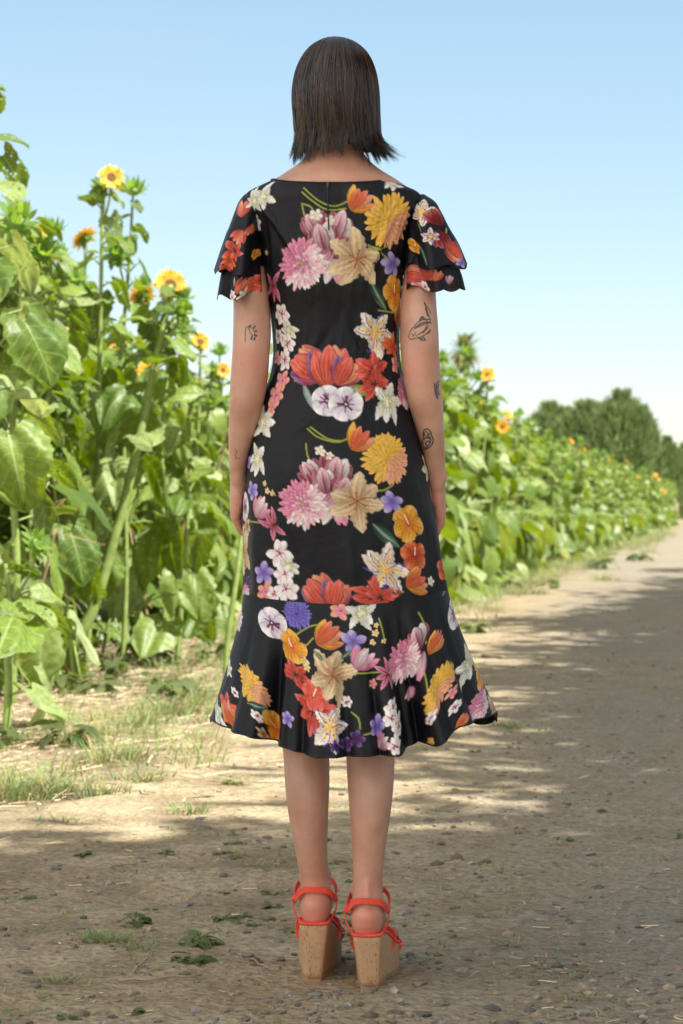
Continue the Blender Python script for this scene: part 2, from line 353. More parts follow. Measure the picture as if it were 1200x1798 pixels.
for i in range(230):
    y = 7.6+rng.random()**1.2*22; x = edgeX(y)-rng.random()*1.3+.25; T.append((x, y, .12, .05+.08*rng.random(), 25))
for i in range(170):
    y = 4.2+rng.random()**1.5*8; x = -.16*y+rng.random()*.30*y; T.append((x, y, .05, .012+.01*rng.random(), 14))
for i in range(260):
    y = 17+rng.random()*50; x = edgeX(y)-.1+rng.normal(0, .25); T.append((x, y, .18, .10+.15*rng.random(), 22))
grass('grass', T, 'wispy green and dry grass tufts along the field edge')

# ------------------------------------------------------------------ sunflower kit
def leaf_geo(L, Wd, droop, fold, wav, nt=12, ns=10, seed=0, holes=0):
    r = np.random.default_rng(seed); t = np.linspace(0, 1, nt); s = np.linspace(-1, 1, ns+1)
    T_, S_ = np.meshgrid(t, s, indexing='ij')
    w_ = Wd*.5*(T_*.97+.03)**.40*(1-T_)**.66*1.68*(1+.06*np.sin(T_*40+seed))
    w_ = w_*(1+.05*(r.random(T_.shape)-.5))
    x = S_*w_; y = L*T_-.26*L*np.abs(S_)**1.4*(1-T_)**3
    z = -droop*L*T_**1.8+fold*np.abs(x)-.9*fold*x*x/Wd*2+wav*np.sin(T_*9+seed+S_*2.2)*np.abs(S_)**1.5*L+.6*wav*np.sin(S_*7+T_*4+seed)*L
    V = np.stack([x, y, z], -1).reshape(-1, 3); Fc = gridf(nt, ns+1)
    if holes:
        c = r.random((holes, 2)); cen = np.stack([(T_.ravel()[Fc]).mean(1), (S_.ravel()[Fc]).mean(1)], -1); kill = np.zeros(len(Fc), bool)
        for hx, hy in c: kill |= np.hypot((cen[:, 0]-hx)*1.1, (cen[:, 1]-(hy*2-1))*.5) < .012+.03*r.random()**2
        Fc = Fc[~kill]
    return V, Fc, np.stack([S_.ravel()*.5+.5, T_.ravel()], -1)
LEAFG = [leaf_geo(1, 1.12+.3*(i % 3)/2, [.15, .45, .8, .25, .6, 1.0][i % 6], [.25, .1, -.15, .4, .0, .2][i % 6], 0.05+.03*(i % 3), 24, 20, i+3, holes=[0, 4, 14, 22, 0, 9][i % 6]) for i in range(9)]
LEAFM = []
for V, Fc, uv in LEAFG:
    me = mesh('leaf', V, Fc, True, uv); me.materials.append(M['leaf']); LEAFM.append(me)
LEAFL = [leaf_geo(1, 1.15, [.2, .6, .95][i % 3], .15*(1-i % 3), .05, 6, 6, i+30) for i in range(4)]
def leaf_mtx(pos, azm, pitch, roll, s):
    # local +Y = blade axis; azm = compass of axis, pitch up(+)/down(-)
    m = Matrix.Translation(pos) @ Matrix.Rotation(azm-PI/2, 4, 'Z') @ Matrix.Rotation(pitch, 4, 'X') @ Matrix.Rotation(roll, 4, 'Y') @ Matrix.Scale(s, 4)
    return m
def petals_geo(rad, n, seed, double=True):
    r = np.random.default_rng(seed); V = []; Fc = []; C = []; nb = 0
    for ring in range(2 if double else 1):
        for i in range(n):
            a = 2*PI*(i+.5*ring)/n+r.normal(0, .06); L = rad*(.9+.25*r.random())*(1-.12*ring); wd = rad*.17*(.8+.4*r.random()); up = .12-.35*r.random()+.25*ring
            k = 6
            for j in range(k):
                t = j/(k-1); rr = rad*.30+(L-rad*.30)*t; hw = wd*math.sin(PI*min(.96, .16+.82*t)**.9)+.002; z = up*rad*t*t+.02*rad*math.sin(i*2.1+t*5)
                for s_, zz in ((-1, .1), (0, 0), (1, .1)):
                    V.append((rr*math.cos(a)-s_*hw*math.sin(a), rr*math.sin(a)+s_*hw*math.cos(a), z+zz*hw)); C.append((.90-.04*(1-t), .62-.24*(1-t), .05))
            for j in range(k-1):
                for q in range(2): b = nb+j*3+q; Fc.append((b, b+1, b+4, b+3))
            nb += k*3
    return mesh('petals', V, Fc, True, col=np.array(C))
def disc_geo(rad):
    m = MB(); k = 10; V = []; Fc = []; n = 20
    prof = [(0, .10), (.35, .12), (.6, .17), (.85, .17), (1, .08), (1.0, -.1)]
    for pr, pz in prof:
        for j in range(n): a = 2*PI*j/n; V.append((pr*rad*math.cos(a), pr*rad*math.sin(a), pz*rad))
    Fc = [(i*n+j, i*n+(j+1) % n, (i+1)*n+(j+1) % n, (i+1)*n+j) for i in range(len(prof)-1) for j in range(n)]
    return mesh('seed_disc', V, Fc, True)
def bract_geo(rad, n, closed, seed):    # receptacle with pointed green bracts
    r = np.random.default_rng(seed); m = MB(); V = []; k = 12
    prof = [(.12, -.75), (.55, -.6), (.85, -.28), (.8, 0), (.4, .18 if closed else .0), (0.02, .25 if closed else .02)]
    for pr, pz in prof:
        for j in range(k): a = 2*PI*j/k; V.append((pr*rad*math.cos(a), pr*rad*math.sin(a), pz*rad))
    m.add(V, [(i*k+j, i*k+(j+1) % k, (i+1)*k+(j+1) % k, (i+1)*k+j) for i in range(5) for j in range(k)])
    for ring in range(3 if closed else 2):
        for i in range(n):
            a = 2*PI*(i+ring*.37)/n; L = rad*(1.0+.5*r.random()); wd = rad*.24
            r0, z0 = [(.75, -.35), (.78, -.08), (.5, .12)][ring]; up = ([.1, .45, 1.0] if closed else [-.5, -.15, .1])[ring]+.3*r.normal()
            V = []
            for t, wf in ((0, .8), (.35, 1), (.7, .55), (1, .04)):
                rr = r0*rad+L*t*math.cos(up)-(closed*.25*L*t*t); zz = z0*rad+L*t*math.sin(up)
                for s_ in (-1, 1): V.append((rr*math.cos(a)-s_*wd*wf*math.sin(a), rr*math.sin(a)+s_*wd*wf*math.cos(a), zz))
            m.add(V, [(q*2, q*2+1, q*2+3, q*2+2) for q in range(3)])
    return m.mesh('bracts')
PET = [petals_geo(1, 17, 5+i) for i in range(3)]; DISC = disc_geo(.36); BR_OPEN = bract_geo(.42, 10, False, 3); BR_BUD = [bract_geo(1, 9, True, i) for i in range(3)]
for p in PET: p.materials.append(M['petal'])
DISC.materials.append(M['disc']); BR_OPEN.materials.append(M['bract'])
for b in BR_BUD: b.materials.append(M['bract'])
def head(parent, pos, face, rad, k=0):
    q = Vector(face).normalized().to_track_quat('Z', 'Y').to_matrix().to_4x4()
    o = obj('flower_head', BR_OPEN, None, parent); o.matrix_local = Matrix.Translation(pos) @ q @ Matrix.Rotation(k*1.3, 4, 'Z') @ Matrix.Scale(rad, 4)
    a = obj('petals', PET[k % 3], None, o); b = obj('seed_disc', DISC, None, o); return o
def bud(parent, pos, face, rad, k=0):
    q = Vector(face).normalized().to_track_quat('Z', 'Y').to_matrix().to_4x4()
    o = obj('bud', BR_BUD[k % 3], None, parent); o.matrix_local = Matrix.Translation(pos) @ q @ Matrix.Scale(rad, 4); return o
def plant(base, path, nl, leafL, heads, buds, seed, label=None, group=None, low=.22, detail=True, r0=.019, dead=0, name='sunflower', azbias=None):
    """path: list of offsets from base (metres); heads [(t or offset, face, rad)]"""
    r = random.Random(seed)
    if detail and nl > 9: nl = int(nl*1.35); leafL *= .92
    root = empty(name, base); P = spline([(0, 0, -.03)]+[tuple(p) for p in path], 26); H = len(P)
    m = MB(); m.tube(P, [r0*(1-.55*i/(H-1)) for i in range(H)], 10)
    mats = []; az0 = r.random()*6.28
    for i in range(nl):
        t = low+(1-low)*((i+.4*r.random())/nl)**.92; p = Vector(P[min(H-1, int(t*(H-1)))]); az_ = az0+i*2.4+r.uniform(-.4, .4)
        if azbias is not None and r.random() < .45: az_ = azbias+r.uniform(-.9, .9)
        size = leafL*(1.12-.78*max(0, t-.35)/.65)*r.uniform(.75, 1.15)
        pl = size*r.uniform(.55, 1.0)*(1 if t < .9 else .5); up = r.uniform(.35, .95) if t > .4 else r.uniform(-.2, .6)
        d = Vector((math.cos(az_)*math.cos(up), math.sin(az_)*math.cos(up), math.sin(up)))
        q1 = p+d*pl*.6; q2 = p+d*pl+Vector((0, 0, -.10*pl))
        m.tube([p, q1, q2], [.0055, .0045, .0035] if detail else [.006, .005, .004], 5 if detail else 4)
        pitch = r.uniform(-1.2, .35) if t < .8 else r.uniform(-.6, .6)
        if t < .3: pitch = r.uniform(-1.5, -.3)
        mats.append((leaf_mtx(q2, az_, pitch, r.uniform(-.5, .5), size), r.randrange(100)))
    for (off, face, rad) in heads:
        p = Vector(off); tp = Vector(P[-1]); 
        if (p-tp).length > .05:
            a = Vector(P[int(H*.75)]); m.tube([a, (a+p)/2+Vector((p.x-a.x, p.y-a.y, 0))*.25, p-Vector((0, 0, .04)), p-Vector(face).normalized()*rad*.3], [.008, .007, .007, .01], 6)
        else: m.tube([tp-Vector((0, 0, .06)), tp, p-Vector(face).normalized()*rad*.2], [.009, .009, .012], 6)
    for (off, face, rad) in buds:
        p = Vector(off); a = Vector(P[int(H*.72)]); m.tube([a, (a+p)/2+Vector((p.x-a.x, p.y-a.y, 0))*.2, p-Vector((0, 0, rad*.5))], [.007, .006, .006], 6)
    obj('stem', m.mesh('stem'), M['stem'], root)
    if detail:
        for mt, k in mats:
            o = obj('leaf', LEAFM[k % len(LEAFM)], None, root); o.matrix_local = mt
    else:
        mb = MB()
        for mt, k in mats:
            V, Fc, uv = LEAFL[k % 4]; V = (np.array(mt)[:3, :3] @ V.T).T+np.array(mt)[:3, 3]; mb.add(V, Fc.tolist(), uv, (r.random()**1.3,)*3)
        obj('foliage', mb.mesh('foliage'), M['leaf_far'], root)
    for i, (off, face, rad) in enumerate(heads): head(root, off, face, rad, seed+i)
    for i, (off, face, rad) in enumerate(buds): bud(root, off, face, rad, seed+i)
    tag(root, label, 'sunflower', group); return root
def copy_tree(o, parent=None):
    c = o.copy(); COL.objects.link(c); c.parent = parent
    for ch in o.children: copy_tree(ch, c)
    return c
def pathpx(base, pts):    # stem path given as photo pixels at the plant's own distance (+ small depth shift)
    b = Vector(base); return [tuple(W(px, py, b.y+dy)-b) for px, py, dy in pts]
def gb(px, Y): return Vector(((px-600)/F*Y, Y, 0))
TOC = (.35, -.85, .35)
# -- near plants of the left block: individually shaped
b = gb(60, 12.4); pth = pathpx(b, [(150, 1100, 0), (205, 930, 0), (238, 800, 0), (268, 660, .05), (290, 560, .1), (300, 500, .1)])
plant(b, pth, 15, .27, [(pth[-1], (.25, -.9, .25), .092)], [(W(322, 520, 12.5)-b, (.5, -.3, .8), .045), (W(318, 545, 12.4)-b, (.3, -.7, .4), .045)], 11, 'sunflower with thick stem leaning right, its pale yellow bloom level with the left sleeve', low=.52, r0=.034)
b = gb(150, 12.9); pth = pathpx(b, [(160, 1050, 0), (170, 850, 0), (175, 650, 0), (178, 480, 0), (182, 350, 0), (190, 325, 0)])
plant(b, pth, 17, .24, [(W(196, 311, 12.85)-b, (.3, -.9, .25), .075)], [(W(178, 328, 12.9)-b, (-.5, -.5, .3), .05)], 12, 'tall sunflower with one deep yellow bloom standing highest against the sky', r0=.018)
b = gb(215, 13.2); pth = pathpx(b, [(222, 1000, 0), (218, 800, 0), (215, 620, 0), (228, 450, 0), (233, 350, 0)])
plant(b, pth, 16, .24, [], [(W(234, 330, 13.2)-b, (.2, -.3, .9), .06), (W(208, 440, 13.1)-b, (0, -.9, .3), .065)], 13, 'tall sunflower ending in a spiky closed green bud, just right of the highest bloom', r0=.017)
b = gb(290, 14.6); pth = pathpx(b, [(288, 1000, 0), (285, 800, 0), (292, 680, 0), (300, 590, 0), (318, 560, 0)])
plant(b, pth, 15, .25, [(W(150, 420, 14.3)-b+Vector((.35, 0, -.35)), (-.3, .5, .6), .09)], [(W(322, 575, 14.5)-b, (.3, -.5, .8), .055)], 14, 'sunflower behind the leaning stem with its bloom turned away and one bud', low=.12)
b = gb(340, 16.2); pth = pathpx(b, [(342, 1000, 0), (345, 850, 0), (350, 720, 0), (352, 620, 0)])
plant(b, pth, 15, .24, [(W(352, 600, 16.1)-b, (.2, -.9, .3), .07), (W(322, 585, 16.1)-b, (-.3, -.7, .5), .055)], [], 15, 'sunflower with two small yellow blooms low against the sky near the left elbow', low=.10)
b = gb(385, 17.4); pth = pathpx(b, [(386, 1000, 0), (385, 850, 0), (386, 720, 0), (386, 650, 0)])
plant(b, pth, 14, .24, [(W(392, 650, 17.3)-b, (.2, -.9, .2), .06)], [(W(386, 615, 17.4)-b, (0, -.3, .9), .055)], 16, 'sunflower just left of the left arm with a bud above its bloom', low=.10)
b = gb(-30, 9.6); pth = pathpx(b, [(-20, 1000, 0), (-25, 700, 0), (-30, 400, 0), (-35, 200, 0), (-35, 130, 0)])
pa = plant(b, pth, 19, .27, [], [(W(-36, 120, 9.6)-b, (0, -.3, .9), .05)], 17, 'nearest sunflower at the left border, taller than the rest, only its leaves in view', r0=.02, low=.14, azbias=-.3)
b = gb(20, 10.6); pth = pathpx(b, [(30, 1000, 0), (20, 800, 0), (35, 600, 0), (40, 430, 0), (42, 400, 0)])
plant(b, pth, 20, .26, [], [(W(30, 385, 10.5)-b, (.2, -.7, .5), .07), (W(75, 440, 10.6)-b, (.5, -.6, .4), .06)], 18, 'bushy sunflower near the left border with two fat green buds over big pale leaves', r0=.02, low=.12)
b = gb(75, 11.6); pth = pathpx(b, [(80, 1000, 0), (75, 800, 0), (95, 600, 0), (80, 480, 0), (70, 455, 0)])
plant(b, pth, 18, .26, [(W(66, 445, 11.5)-b, (.2, -.7, -.55), .095)], [(W(92, 400, 11.6)-b, (.2, -.2, .8), .05)], 19, 'sunflower with a drooping yellow bloom hidden under pale leaves at upper left', low=.15)
b = gb(120, 14.2); pth = pathpx(b, [(120, 1000, 0), (135, 800, 0), (148, 600, 0), (150, 430, 0)])
plant(b, pth, 17, .25, [(W(148, 418, 14.2)-b, (-.5, .3, .6), .09)], [], 20, 'sunflower behind the highest bloom, its own bloom seen from behind among leaves', low=.12)
b = gb(396, 11.6); pth = pathpx(b, [(400, 1125, 0), (418, 1000, 0), (430, 900, .05), (450, 760, .15), (480, 640, .3), (500, 560, .4)])
plant(b, pth, 6, .17, [], [(Vector(pth[-1])+Vector((0, 0, .05)), (.3, -.3, .8), .05)], 21, 'slender lone sunflower stem rising just left of the skirt and passing behind the hand', low=.62, r0=.016)
b = gb(10, 9.2); pth = pathpx(b, [(15, 1200, 0), (12, 1120, 0), (18, 1060, .0), (10, 990, 0)])
plant(b, pth, 9, .24, [], [(W(66, 955, 9.2)-b, (.6, -.5, .3), .045)], 22, 'short broad leaved sunflower low at the left border', low=.2, azbias=-.6)
b = gb(200, 15.5); pth = pathpx(b, [(210, 1000, 0), (225, 800, 0), (240, 650, 0), (250, 520, 0)])
plant(b, pth, 16, .25, [(W(262, 655, 15.4)-b, (.3, -.8, .1), .085)], [(W(252, 500, 15.5)-b, (.1, -.4, .9), .055)], 23, 'sunflower in the second row with a small bloom tucked below its top bud', low=.12)
b = gb(310, 13.4); pth = pathpx(b, [(322, 1010, 0), (330, 900, 0), (325, 800, 0), (335, 700, 0)])
plant(b, pth, 14, .24, [], [(W(338, 690, 13.4)-b, (.2, -.5, .8), .055)], 24, 'mid height sunflower between the leaning stem and the left hand, bearing a bud', low=.10)
b = gb(806, 23); pth = pathpx(b, [(808, 900, 0), (812, 780, 0), (814, 690, 0), (818, 632, 0)])
plant(b, pth, 22, .22, [], [(W(820, 618, 23)-b, (.2, -.4, .9), .07), (W(838, 660, 23)-b, (.5, -.5, .6), .055)], 31, 'tall yellow green sunflower poking up in front of the distant palm crown', low=.1)
# -- prototypes for the crowded rows
protos = []
for k in range(9):
    rr = random.Random(100+k); H = 1; lean = rr.uniform(-.1, .1)
    pth = [(lean*.2, 0, .6), (lean*.6, .03, 1.2), (lean, .05, 1.7), (lean*1.3, 0, 2.05)]
    tp = Vector(pth[-1]); hd = [(tp, (rr.uniform(-.3, .9), -rr.uniform(.2, 1), rr.uniform(-.2, .6)), .078)] if k % 3 == 0 else []
    if k == 3: hd.append((tp+Vector((.2, -.1, -.5)), (.5, -.8, .1), .07))
    bd = [] if k % 3 == 0 else [(tp, (0, -.2, .9), .05)]
    bd.append((tp+Vector((rr.uniform(-.15, .15), -.08, -.25)), (.2, -.6, .6), .04))
    protos.append(plant((0, 0, 0), pth, 36, .225, hd, bd, 40+k, None, None, low=.04, detail=False))
protos_used = [False]*9
def put(k, x, y, s, rz, label, group):
    o = protos[k] if not protos_used[k] else copy_tree(protos[k])
    protos_used[k] = True
    o.location = (x, y, 0); o.rotation_euler = (0, 0, rz); o.scale = (s, s, s); tag(o, label, 'sunflower', group)
    return o
rr = random.Random(5)
# left block, rows behind the near plants
for i in range(140):
    y = 11.5+(i%70)*.22; x = edgeX(y)-(1.3 if y < 14 else 1.15)-rr.random()*(1.3 if i < 70 else 2.4)-(.25 if y > 19 else 0)-max(0, y-17)*.12
    if x < -.165*y-.3: x = -.165*y+rr.random()*.5
    if x > -.2 and y < 20: x = -.75
    if y < 13.6 and 600+F*x/y > 90: x -= .45
    s = {0: 1.14, 1: 1.05, 2: 1.0}[min(2, int((y-11)/4))]*rr.uniform(.92, 1.06)
    if (600+F*x/y) > 250: s *= .86
    kk = rr.randrange(9); kk += (kk % 3 == 0 and rr.random() < .6); px_ = 600+F*x/y; wh = 'at the left border' if px_ < 110 else 'behind the leaning stem' if px_ < 280 else 'near the left arm'
    put(kk, x, y, s, rr.uniform(-.6, .6), ('blooming' if kk % 3 == 0 else 'budding')+' sunflower '+('filling the second rows ' if y < 15 else 'midway into the block ' if y < 19 else 'deep in the block ')+wh, 'sunflowers in the left block '+wh+(' deep' if y >= 19 else ' midway' if y >= 15 else ' second rows')+(' blooming' if kk % 3 == 0 else ''))
# right block along the track
def rowlab(k, row, px):
    wh = 'beside the right arm' if px < 850 else 'beyond the skirt' if px < 930 else 'left of the conifers' if px < 1000 else 'below the conifers' if px < 1100 else 'by the far post'
    a = ('blooming' if k % 3 == 0 else 'budding')+' sunflower in the '+('front' if row == 0 else 'inner')+' row along the dirt road, '+wh
    return a, a.replace('sunflower', 'sunflowers')
y = 16.4; nR = 0
while y < 93:
    for row in range(3 if y > 30 else 4):
        x = edgeX(y)-.38-row*.62+rr.uniform(-.14, .14)
        if y < 20 and x < .25 and x > -1.0: continue
        s = np.interp(y, [16, 24, 34, 50, 90], [1.24, 1.16, 1.0, .92, .88])*rr.uniform(.88, 1.05)*(1+.03*row)
        if row == 0: s *= .92
        px_ = 600+F*x/y
        if px_ < 560: continue
        k = rr.randrange(9)
        if k % 3 == 0 and rr.random() < .45: k += 1
        put(k, x, y+rr.uniform(-.15, .15), s, rr.uniform(-.7, .7)+(-.2), *rowlab(k, row, px_)); nR += 1
    y += .40+max(0, y-20)*.022
print('right plants', nR)
for k in range(9):
    if not protos_used[k]: put(k, -3-k, 30, 1, 0, 'green sunflower plant in the dense left block behind the front stems', 'sunflowers crowded in the left block')
# bare and leaning old stalks tangled at the foot of the left block
for i in range(44):
    y = rr.uniform(11.2, 17.5); x = edgeX(y)-1.12-rr.random()*1.1
    if x < -.155*y-.2: x = -.15*y+rr.random()*.5
    ln = rr.uniform(.5, 1.5); a = rr.uniform(-1, 1); lx = rr.uniform(-.45, .5); m = MB()
    pts = [(0, 0, -.02), (lx*.35, a*.1, ln*.4), (lx*.8, a*.15, ln*.8), (lx, a*.2, ln)]
    m.tube(spline(pts, 9), [.010*(1-.05*q) for q in range(9)], 6)
    for q in range(3): p_ = spline(pts, 9)[3+q*2]; m.tube([p_, (p_[0]+rr.uniform(-.15, .15), p_[1], p_[2]+.05), (p_[0]+rr.uniform(-.25, .25), p_[1], p_[2]-rr.uniform(0, .2))], [.004, .003, .002], 4)
    root = empty('dry_stalk', (x, y, 0)); obj('stalk', m.mesh('stalk'), M['stem'] if i % 2 else M['drystem'], root)
    mb = MB()
    for q in range(3):
        p_ = spline(pts, 9)[3+q*2]; V, Fc, uv = LEAFL[q]; mt = leaf_mtx(Vector(p_), rr.random()*6.28, rr.uniform(-1.6, -.9), rr.uniform(-.6, .6), rr.uniform(.10, .19)); V = V*np.array([.55, 1, 1]); mb.add((np.array(mt)[:3, :3] @ V.T).T+np.array(mt)[:3, 3], Fc.tolist(), uv)
    obj('wilted_leaves', mb.mesh('wilted_leaves'), M['wilt'] if i % 3 else M['weed'], root)
    tag(root, ('green' if i % 2 else 'brown')+' old stalk with wilted leaves tangled at the foot of the left sunflower block', 'stalk', ('green' if i % 2 else 'brown')+' old stalks at the foot of the left block')
# low weeds: rosettes of small leaves
def weed(x, y, s, n, label, group=None, seed=0, h=.0):
    r = random.Random(seed); root = empty('weed', (x, y, float(hgt(x, y))), 0, 1); mb = MB(); st = MB()
    for i in range(n):
        a = r.random()*6.28; z = h*r.random(); up = r.uniform(.1, .9); L = s*r.uniform(.5, 1)
        p0 = Vector((0, 0, z)); p1 = p0+Vector((math.cos(a)*math.cos(up), math.sin(a)*math.cos(up), math.sin(up)))*L*.6
        st.tube([p0, p1], [.0015, .001], 4); mt = leaf_mtx(p1, a, up-r.uniform(.2, .9), r.uniform(-.4, .4), L)
        V, Fc, uv = LEAFL[r.randrange(4)]; V = V*np.array([.7, 1, 1]); mb.add((np.array(mt)[:3, :3] @ V.T).T+np.array(mt)[:3, 3], Fc.tolist(), uv)
    if h > .02: st.tube([(0, 0, 0), (0, 0, h)], [.003, .002], 5)
    obj('leaves', mb.mesh('leaves'), M['weed'], root); obj('stalks', st.mesh('stalks'), M['stem'], root)
    return tag(root, label, 'weed', group)
WP = [(120,1310,.12,14,.04,'dark green broad leaved weed among the straw left of the skirt'),(140,1200,.06,12,.18,'thin upright weed sprig in the mulch below the leaning stem'),
 (185,1180,.06,10,.10,'small pale weed sprig in the mulch right of the upright sprig'),(20,1310,.07,12,.06,'small weed in shade at the left border under the sunflowers'),
 (350,1662,.05,16,.01,'flat green weed rosette on the dirt left of the shoes'),(240,1620,.04,12,.01,'small flat weed on the dirt above the green grass tuft'),(345,1690,.05,14,.01,'lower flat weed rosette on the dirt left of the shoes'),
 (905,1035,.16,18,.10,'leafy weed clump spreading at the field edge right of the ruffle'),(1055,1000,.22,22,.12,'broad leaf clump spilling onto the far road from the field'),(965,1035,.14,14,.06,'low leafy weed on the road beside the field edge'),
 (1125,985,.2,16,.12,'far weed clump standing alone on the sunlit road strip'),(410,1375,.03,10,.02,'tiny weed on the sunlit dirt left of the legs'),(835,1110,.12,16,.05,'ragged leaves on the sunlit dirt right of the ruffle'),(290,1500,.03,8,.01,'tiny weed on shaded dirt at left middle')]
for i, (px, py, s, n_, h, lb) in enumerate(WP): x, y = gp(px, py); weed(x, y, s, n_, lb, None, i, h)
for i in range(46):
    px = rr.uniform(380, 640) if i < 26 else rr.uniform(0, 1200); py = rr.uniform(1450, 1640) if i < 26 else rr.uniform(1380, 1790)
    if i >= 26 and px > 700: py = rr.uniform(1300, 1500)
    x, y = gp(px, py); weed(x, y, rr.uniform(.015, .03), rr.randrange(7, 16), ('tiny trampled weed on the dirt left of the ankles' if px < 640 and i < 26 else 'tiny trampled weed on the dirt toward the left border' if px < 500 else 'tiny trampled weed on the gravelly dirt right of the legs'), ('tiny weeds left of the ankles' if px < 640 and i < 26 else 'tiny weeds toward the left border' if px < 500 else 'tiny weeds right of the legs'), 200+i, .004)
for i in range(34):
    y = rr.uniform(11, 24); x = edgeX(y)-rr.uniform(.2, 1.6); weed(x, y, rr.uniform(.06, .13), 14, 'leafy undergrowth weed at the foot of the sunflowers', 'undergrowth weeds below the sunflowers', 300+i, .08)
# twigs on the dirt
for (x0, y0, x1, y1, r, lb) in [(210,1728,355,1722,.0035,'long thin reddish twig lying on the dirt in the lower left'),(440,1690,485,1712,.0022,'short pale twig on the dirt left of the wedge heels'),(848,1152,885,1157,.012,'dark stick lying on the dirt right of the ruffle'),(235,1712,270,1680,.003,'slanting twig above the long reddish twig'),(0,1565,50,1562,.004,'dark twig on the dirt at the left border'),(195,1528,240,1520,.003,'thin twig lying in the left middle of the dirt')]:
    a, b = gp(x0, y0), gp(x1, y1); m = MB(); pts = []
    for k in range(7):
        t = k/6; x = a[0]+(b[0]-a[0])*t; y = a[1]+(b[1]-a[1])*t+.01*math.sin(k*2.2); pts.append((x, y, float(hgt(x, y))+.010+r))
    m.tube(pts, [r*(1-.5*k/6) for k in range(7)], 6); o = obj('twig', m.mesh('twig'), M['wood']); tag(o, lb, 'twig')
# larger single stones
for i, (px, py, s) in enumerate([(830,1230,.03),(1000,1502,.022),(865,1775,.03),(800,1440,.03),(1050,1555,.028),(945,1430,.03),(970,1600,.03),(725,1690,.03),(975,1715,.025),(1075,1730,.014),(760,1650,.02),(900,1480,.025)]):
    x, y = gp(px, py); V = IV*np.array([s*.8, s*.55, s*.35])*(1+.4*(rng.random((len(IV), 1))-.5))
    o = obj('stone', mesh('stone', V, IF, False, col=np.tile(np.array([.2, .185, .16])*(.6+.7*rng.random()), (len(V), 1))), M['stone']); o.location = (x, y, float(hgt(x, y))+s*.15); o.rotation_euler = (0, 0, i)
    tag(o, ['dark flat stone beside the dress hem on the right','smooth stone far right, level with the ankles','pale angular stone near the bottom edge, right of the shoes','stone right of the calves in the gravel','stone at right above the lone bottom pebble','dark stone in the wheel track level with the calves','pale slab in the gravel right of the heels','stone just right of the right wedge heel','flat stone in the lower right gravel','small dark pebble in the lower right','stone between the right sandal and the gravel','rounded stone in the middle of the gravel track'][i], 'stone')

# ------------------------------------------------------------------ far trees, palm, post
def conifer(x, y, h, wd, label, seed, n=9000):
    r = np.random.default_rng(seed); root = empty('conifer', (x, y, 0)); V = []; C = []
    clump = r.random((60, 3)); clump[:, 0] = clump[:, 0]*2*PI; crad = wd*(.45+.5*clump[:, 1]); cz = h*(.02+.93*clump[:, 2]**.8)
    prof = lambda z: np.clip(1-(z/h)**3.2, .02, 1)**.55*(.86+.14*np.minimum(1, z/(.15*h)))
    ci = r.integers(0, 60, n); cc = np.stack([np.cos(clump[ci, 0])*crad[ci]*prof(cz[ci])*.75, np.sin(clump[ci, 0])*crad[ci]*prof(cz[ci])*.75, cz[ci]], -1)
    p = cc+r.normal(0, 1, (n, 3))*np.array([.15*wd, .15*wd, .15*h]); p[:, 2] = np.clip(p[:, 2], .05, h*1.03)
    rad = np.hypot(p[:, 0], p[:, 1]); mx = wd*prof(np.minimum(p[:, 2], h))*1.02; f = np.where(rad > mx, mx/np.maximum(rad, .01), 1); p[:, 0] *= f; p[:, 1] *= f
    out = np.stack([p[:, 0], p[:, 1], 0*rad], -1)/np.maximum(rad, .05)[:, None]; L = .075*h*(.5+r.random(n)); wv = .009*h*(.6+r.random(n))
    d = out*.45+np.array([0, 0, 1])+r.normal(0, .3, (n, 3)); d /= np.linalg.norm(d, axis=1)[:, None]; side = np.cross(d, r.normal(0, 1, (n, 3))); side /= np.linalg.norm(side, axis=1)[:, None]
    a = p-side*wv[:, None]; b_ = p+side*wv[:, None]; c_ = p+d*L[:, None]+side*wv[:, None]*.15; e_ = p+d*L[:, None]-side*wv[:, None]*.15
    V = np.stack([a, b_, c_, e_], 1).reshape(-1, 3); Fc = np.arange(4*n).reshape(-1, 4)
    col = np.array([.15, .225, .08])*(.7+.6*r.random((n, 1)))+np.array([.03, .02, 0])*r.random((n, 1))
    obj('crown', mesh('crown', V, Fc, False, col=np.repeat(col, 4, 0)), M['conifer'], root)
    t = MB(); t.tube([(0, 0, 0), (.05, 0, h*.5), (0, 0, h*.85)], [.16, .10, .03], 8); obj('trunk', t.mesh('trunk'), M['bark'], root)
    return tag(root, label, 'tree', 'conifers beyond the end of the field')
Yc = 105; px2x = lambda px, Y: (px-600)/F*Y
conifer(px2x(985, Yc), Yc+6, 5.15, 1.95, 'leftmost dark feathery conifer rising behind the sunflower row', 1)
conifer(px2x(1040, Yc), Yc+3, 5.1, 2.0, 'feathery conifer second from left behind the sunflower row', 2)
conifer(px2x(1093, Yc), Yc, 5.45, 1.95, 'tallest feathery conifer, in the middle right of the hedge', 3)
conifer(px2x(1132, Yc), Yc+1, 4.75, 1.2, 'narrow conifer closing the right end of the tall hedge', 4)
conifer(px2x(1012, Yc), Yc+5, 4.9, 1.7, 'low conifer filling the gap between the two leftmost conifers', 7)
conifer(px2x(1066, Yc), Yc+4, 5.05, 1.7, 'conifer filling the gap left of the tallest conifer', 8)
conifer(px2x(1172, 120), 120, 3.9, 1.0, 'low dark conifer by the road end, right of the tall hedge', 5)
conifer(px2x(1203, 125), 125, 3.7, 1.3, 'lowest dark conifer cut by the right border', 6)
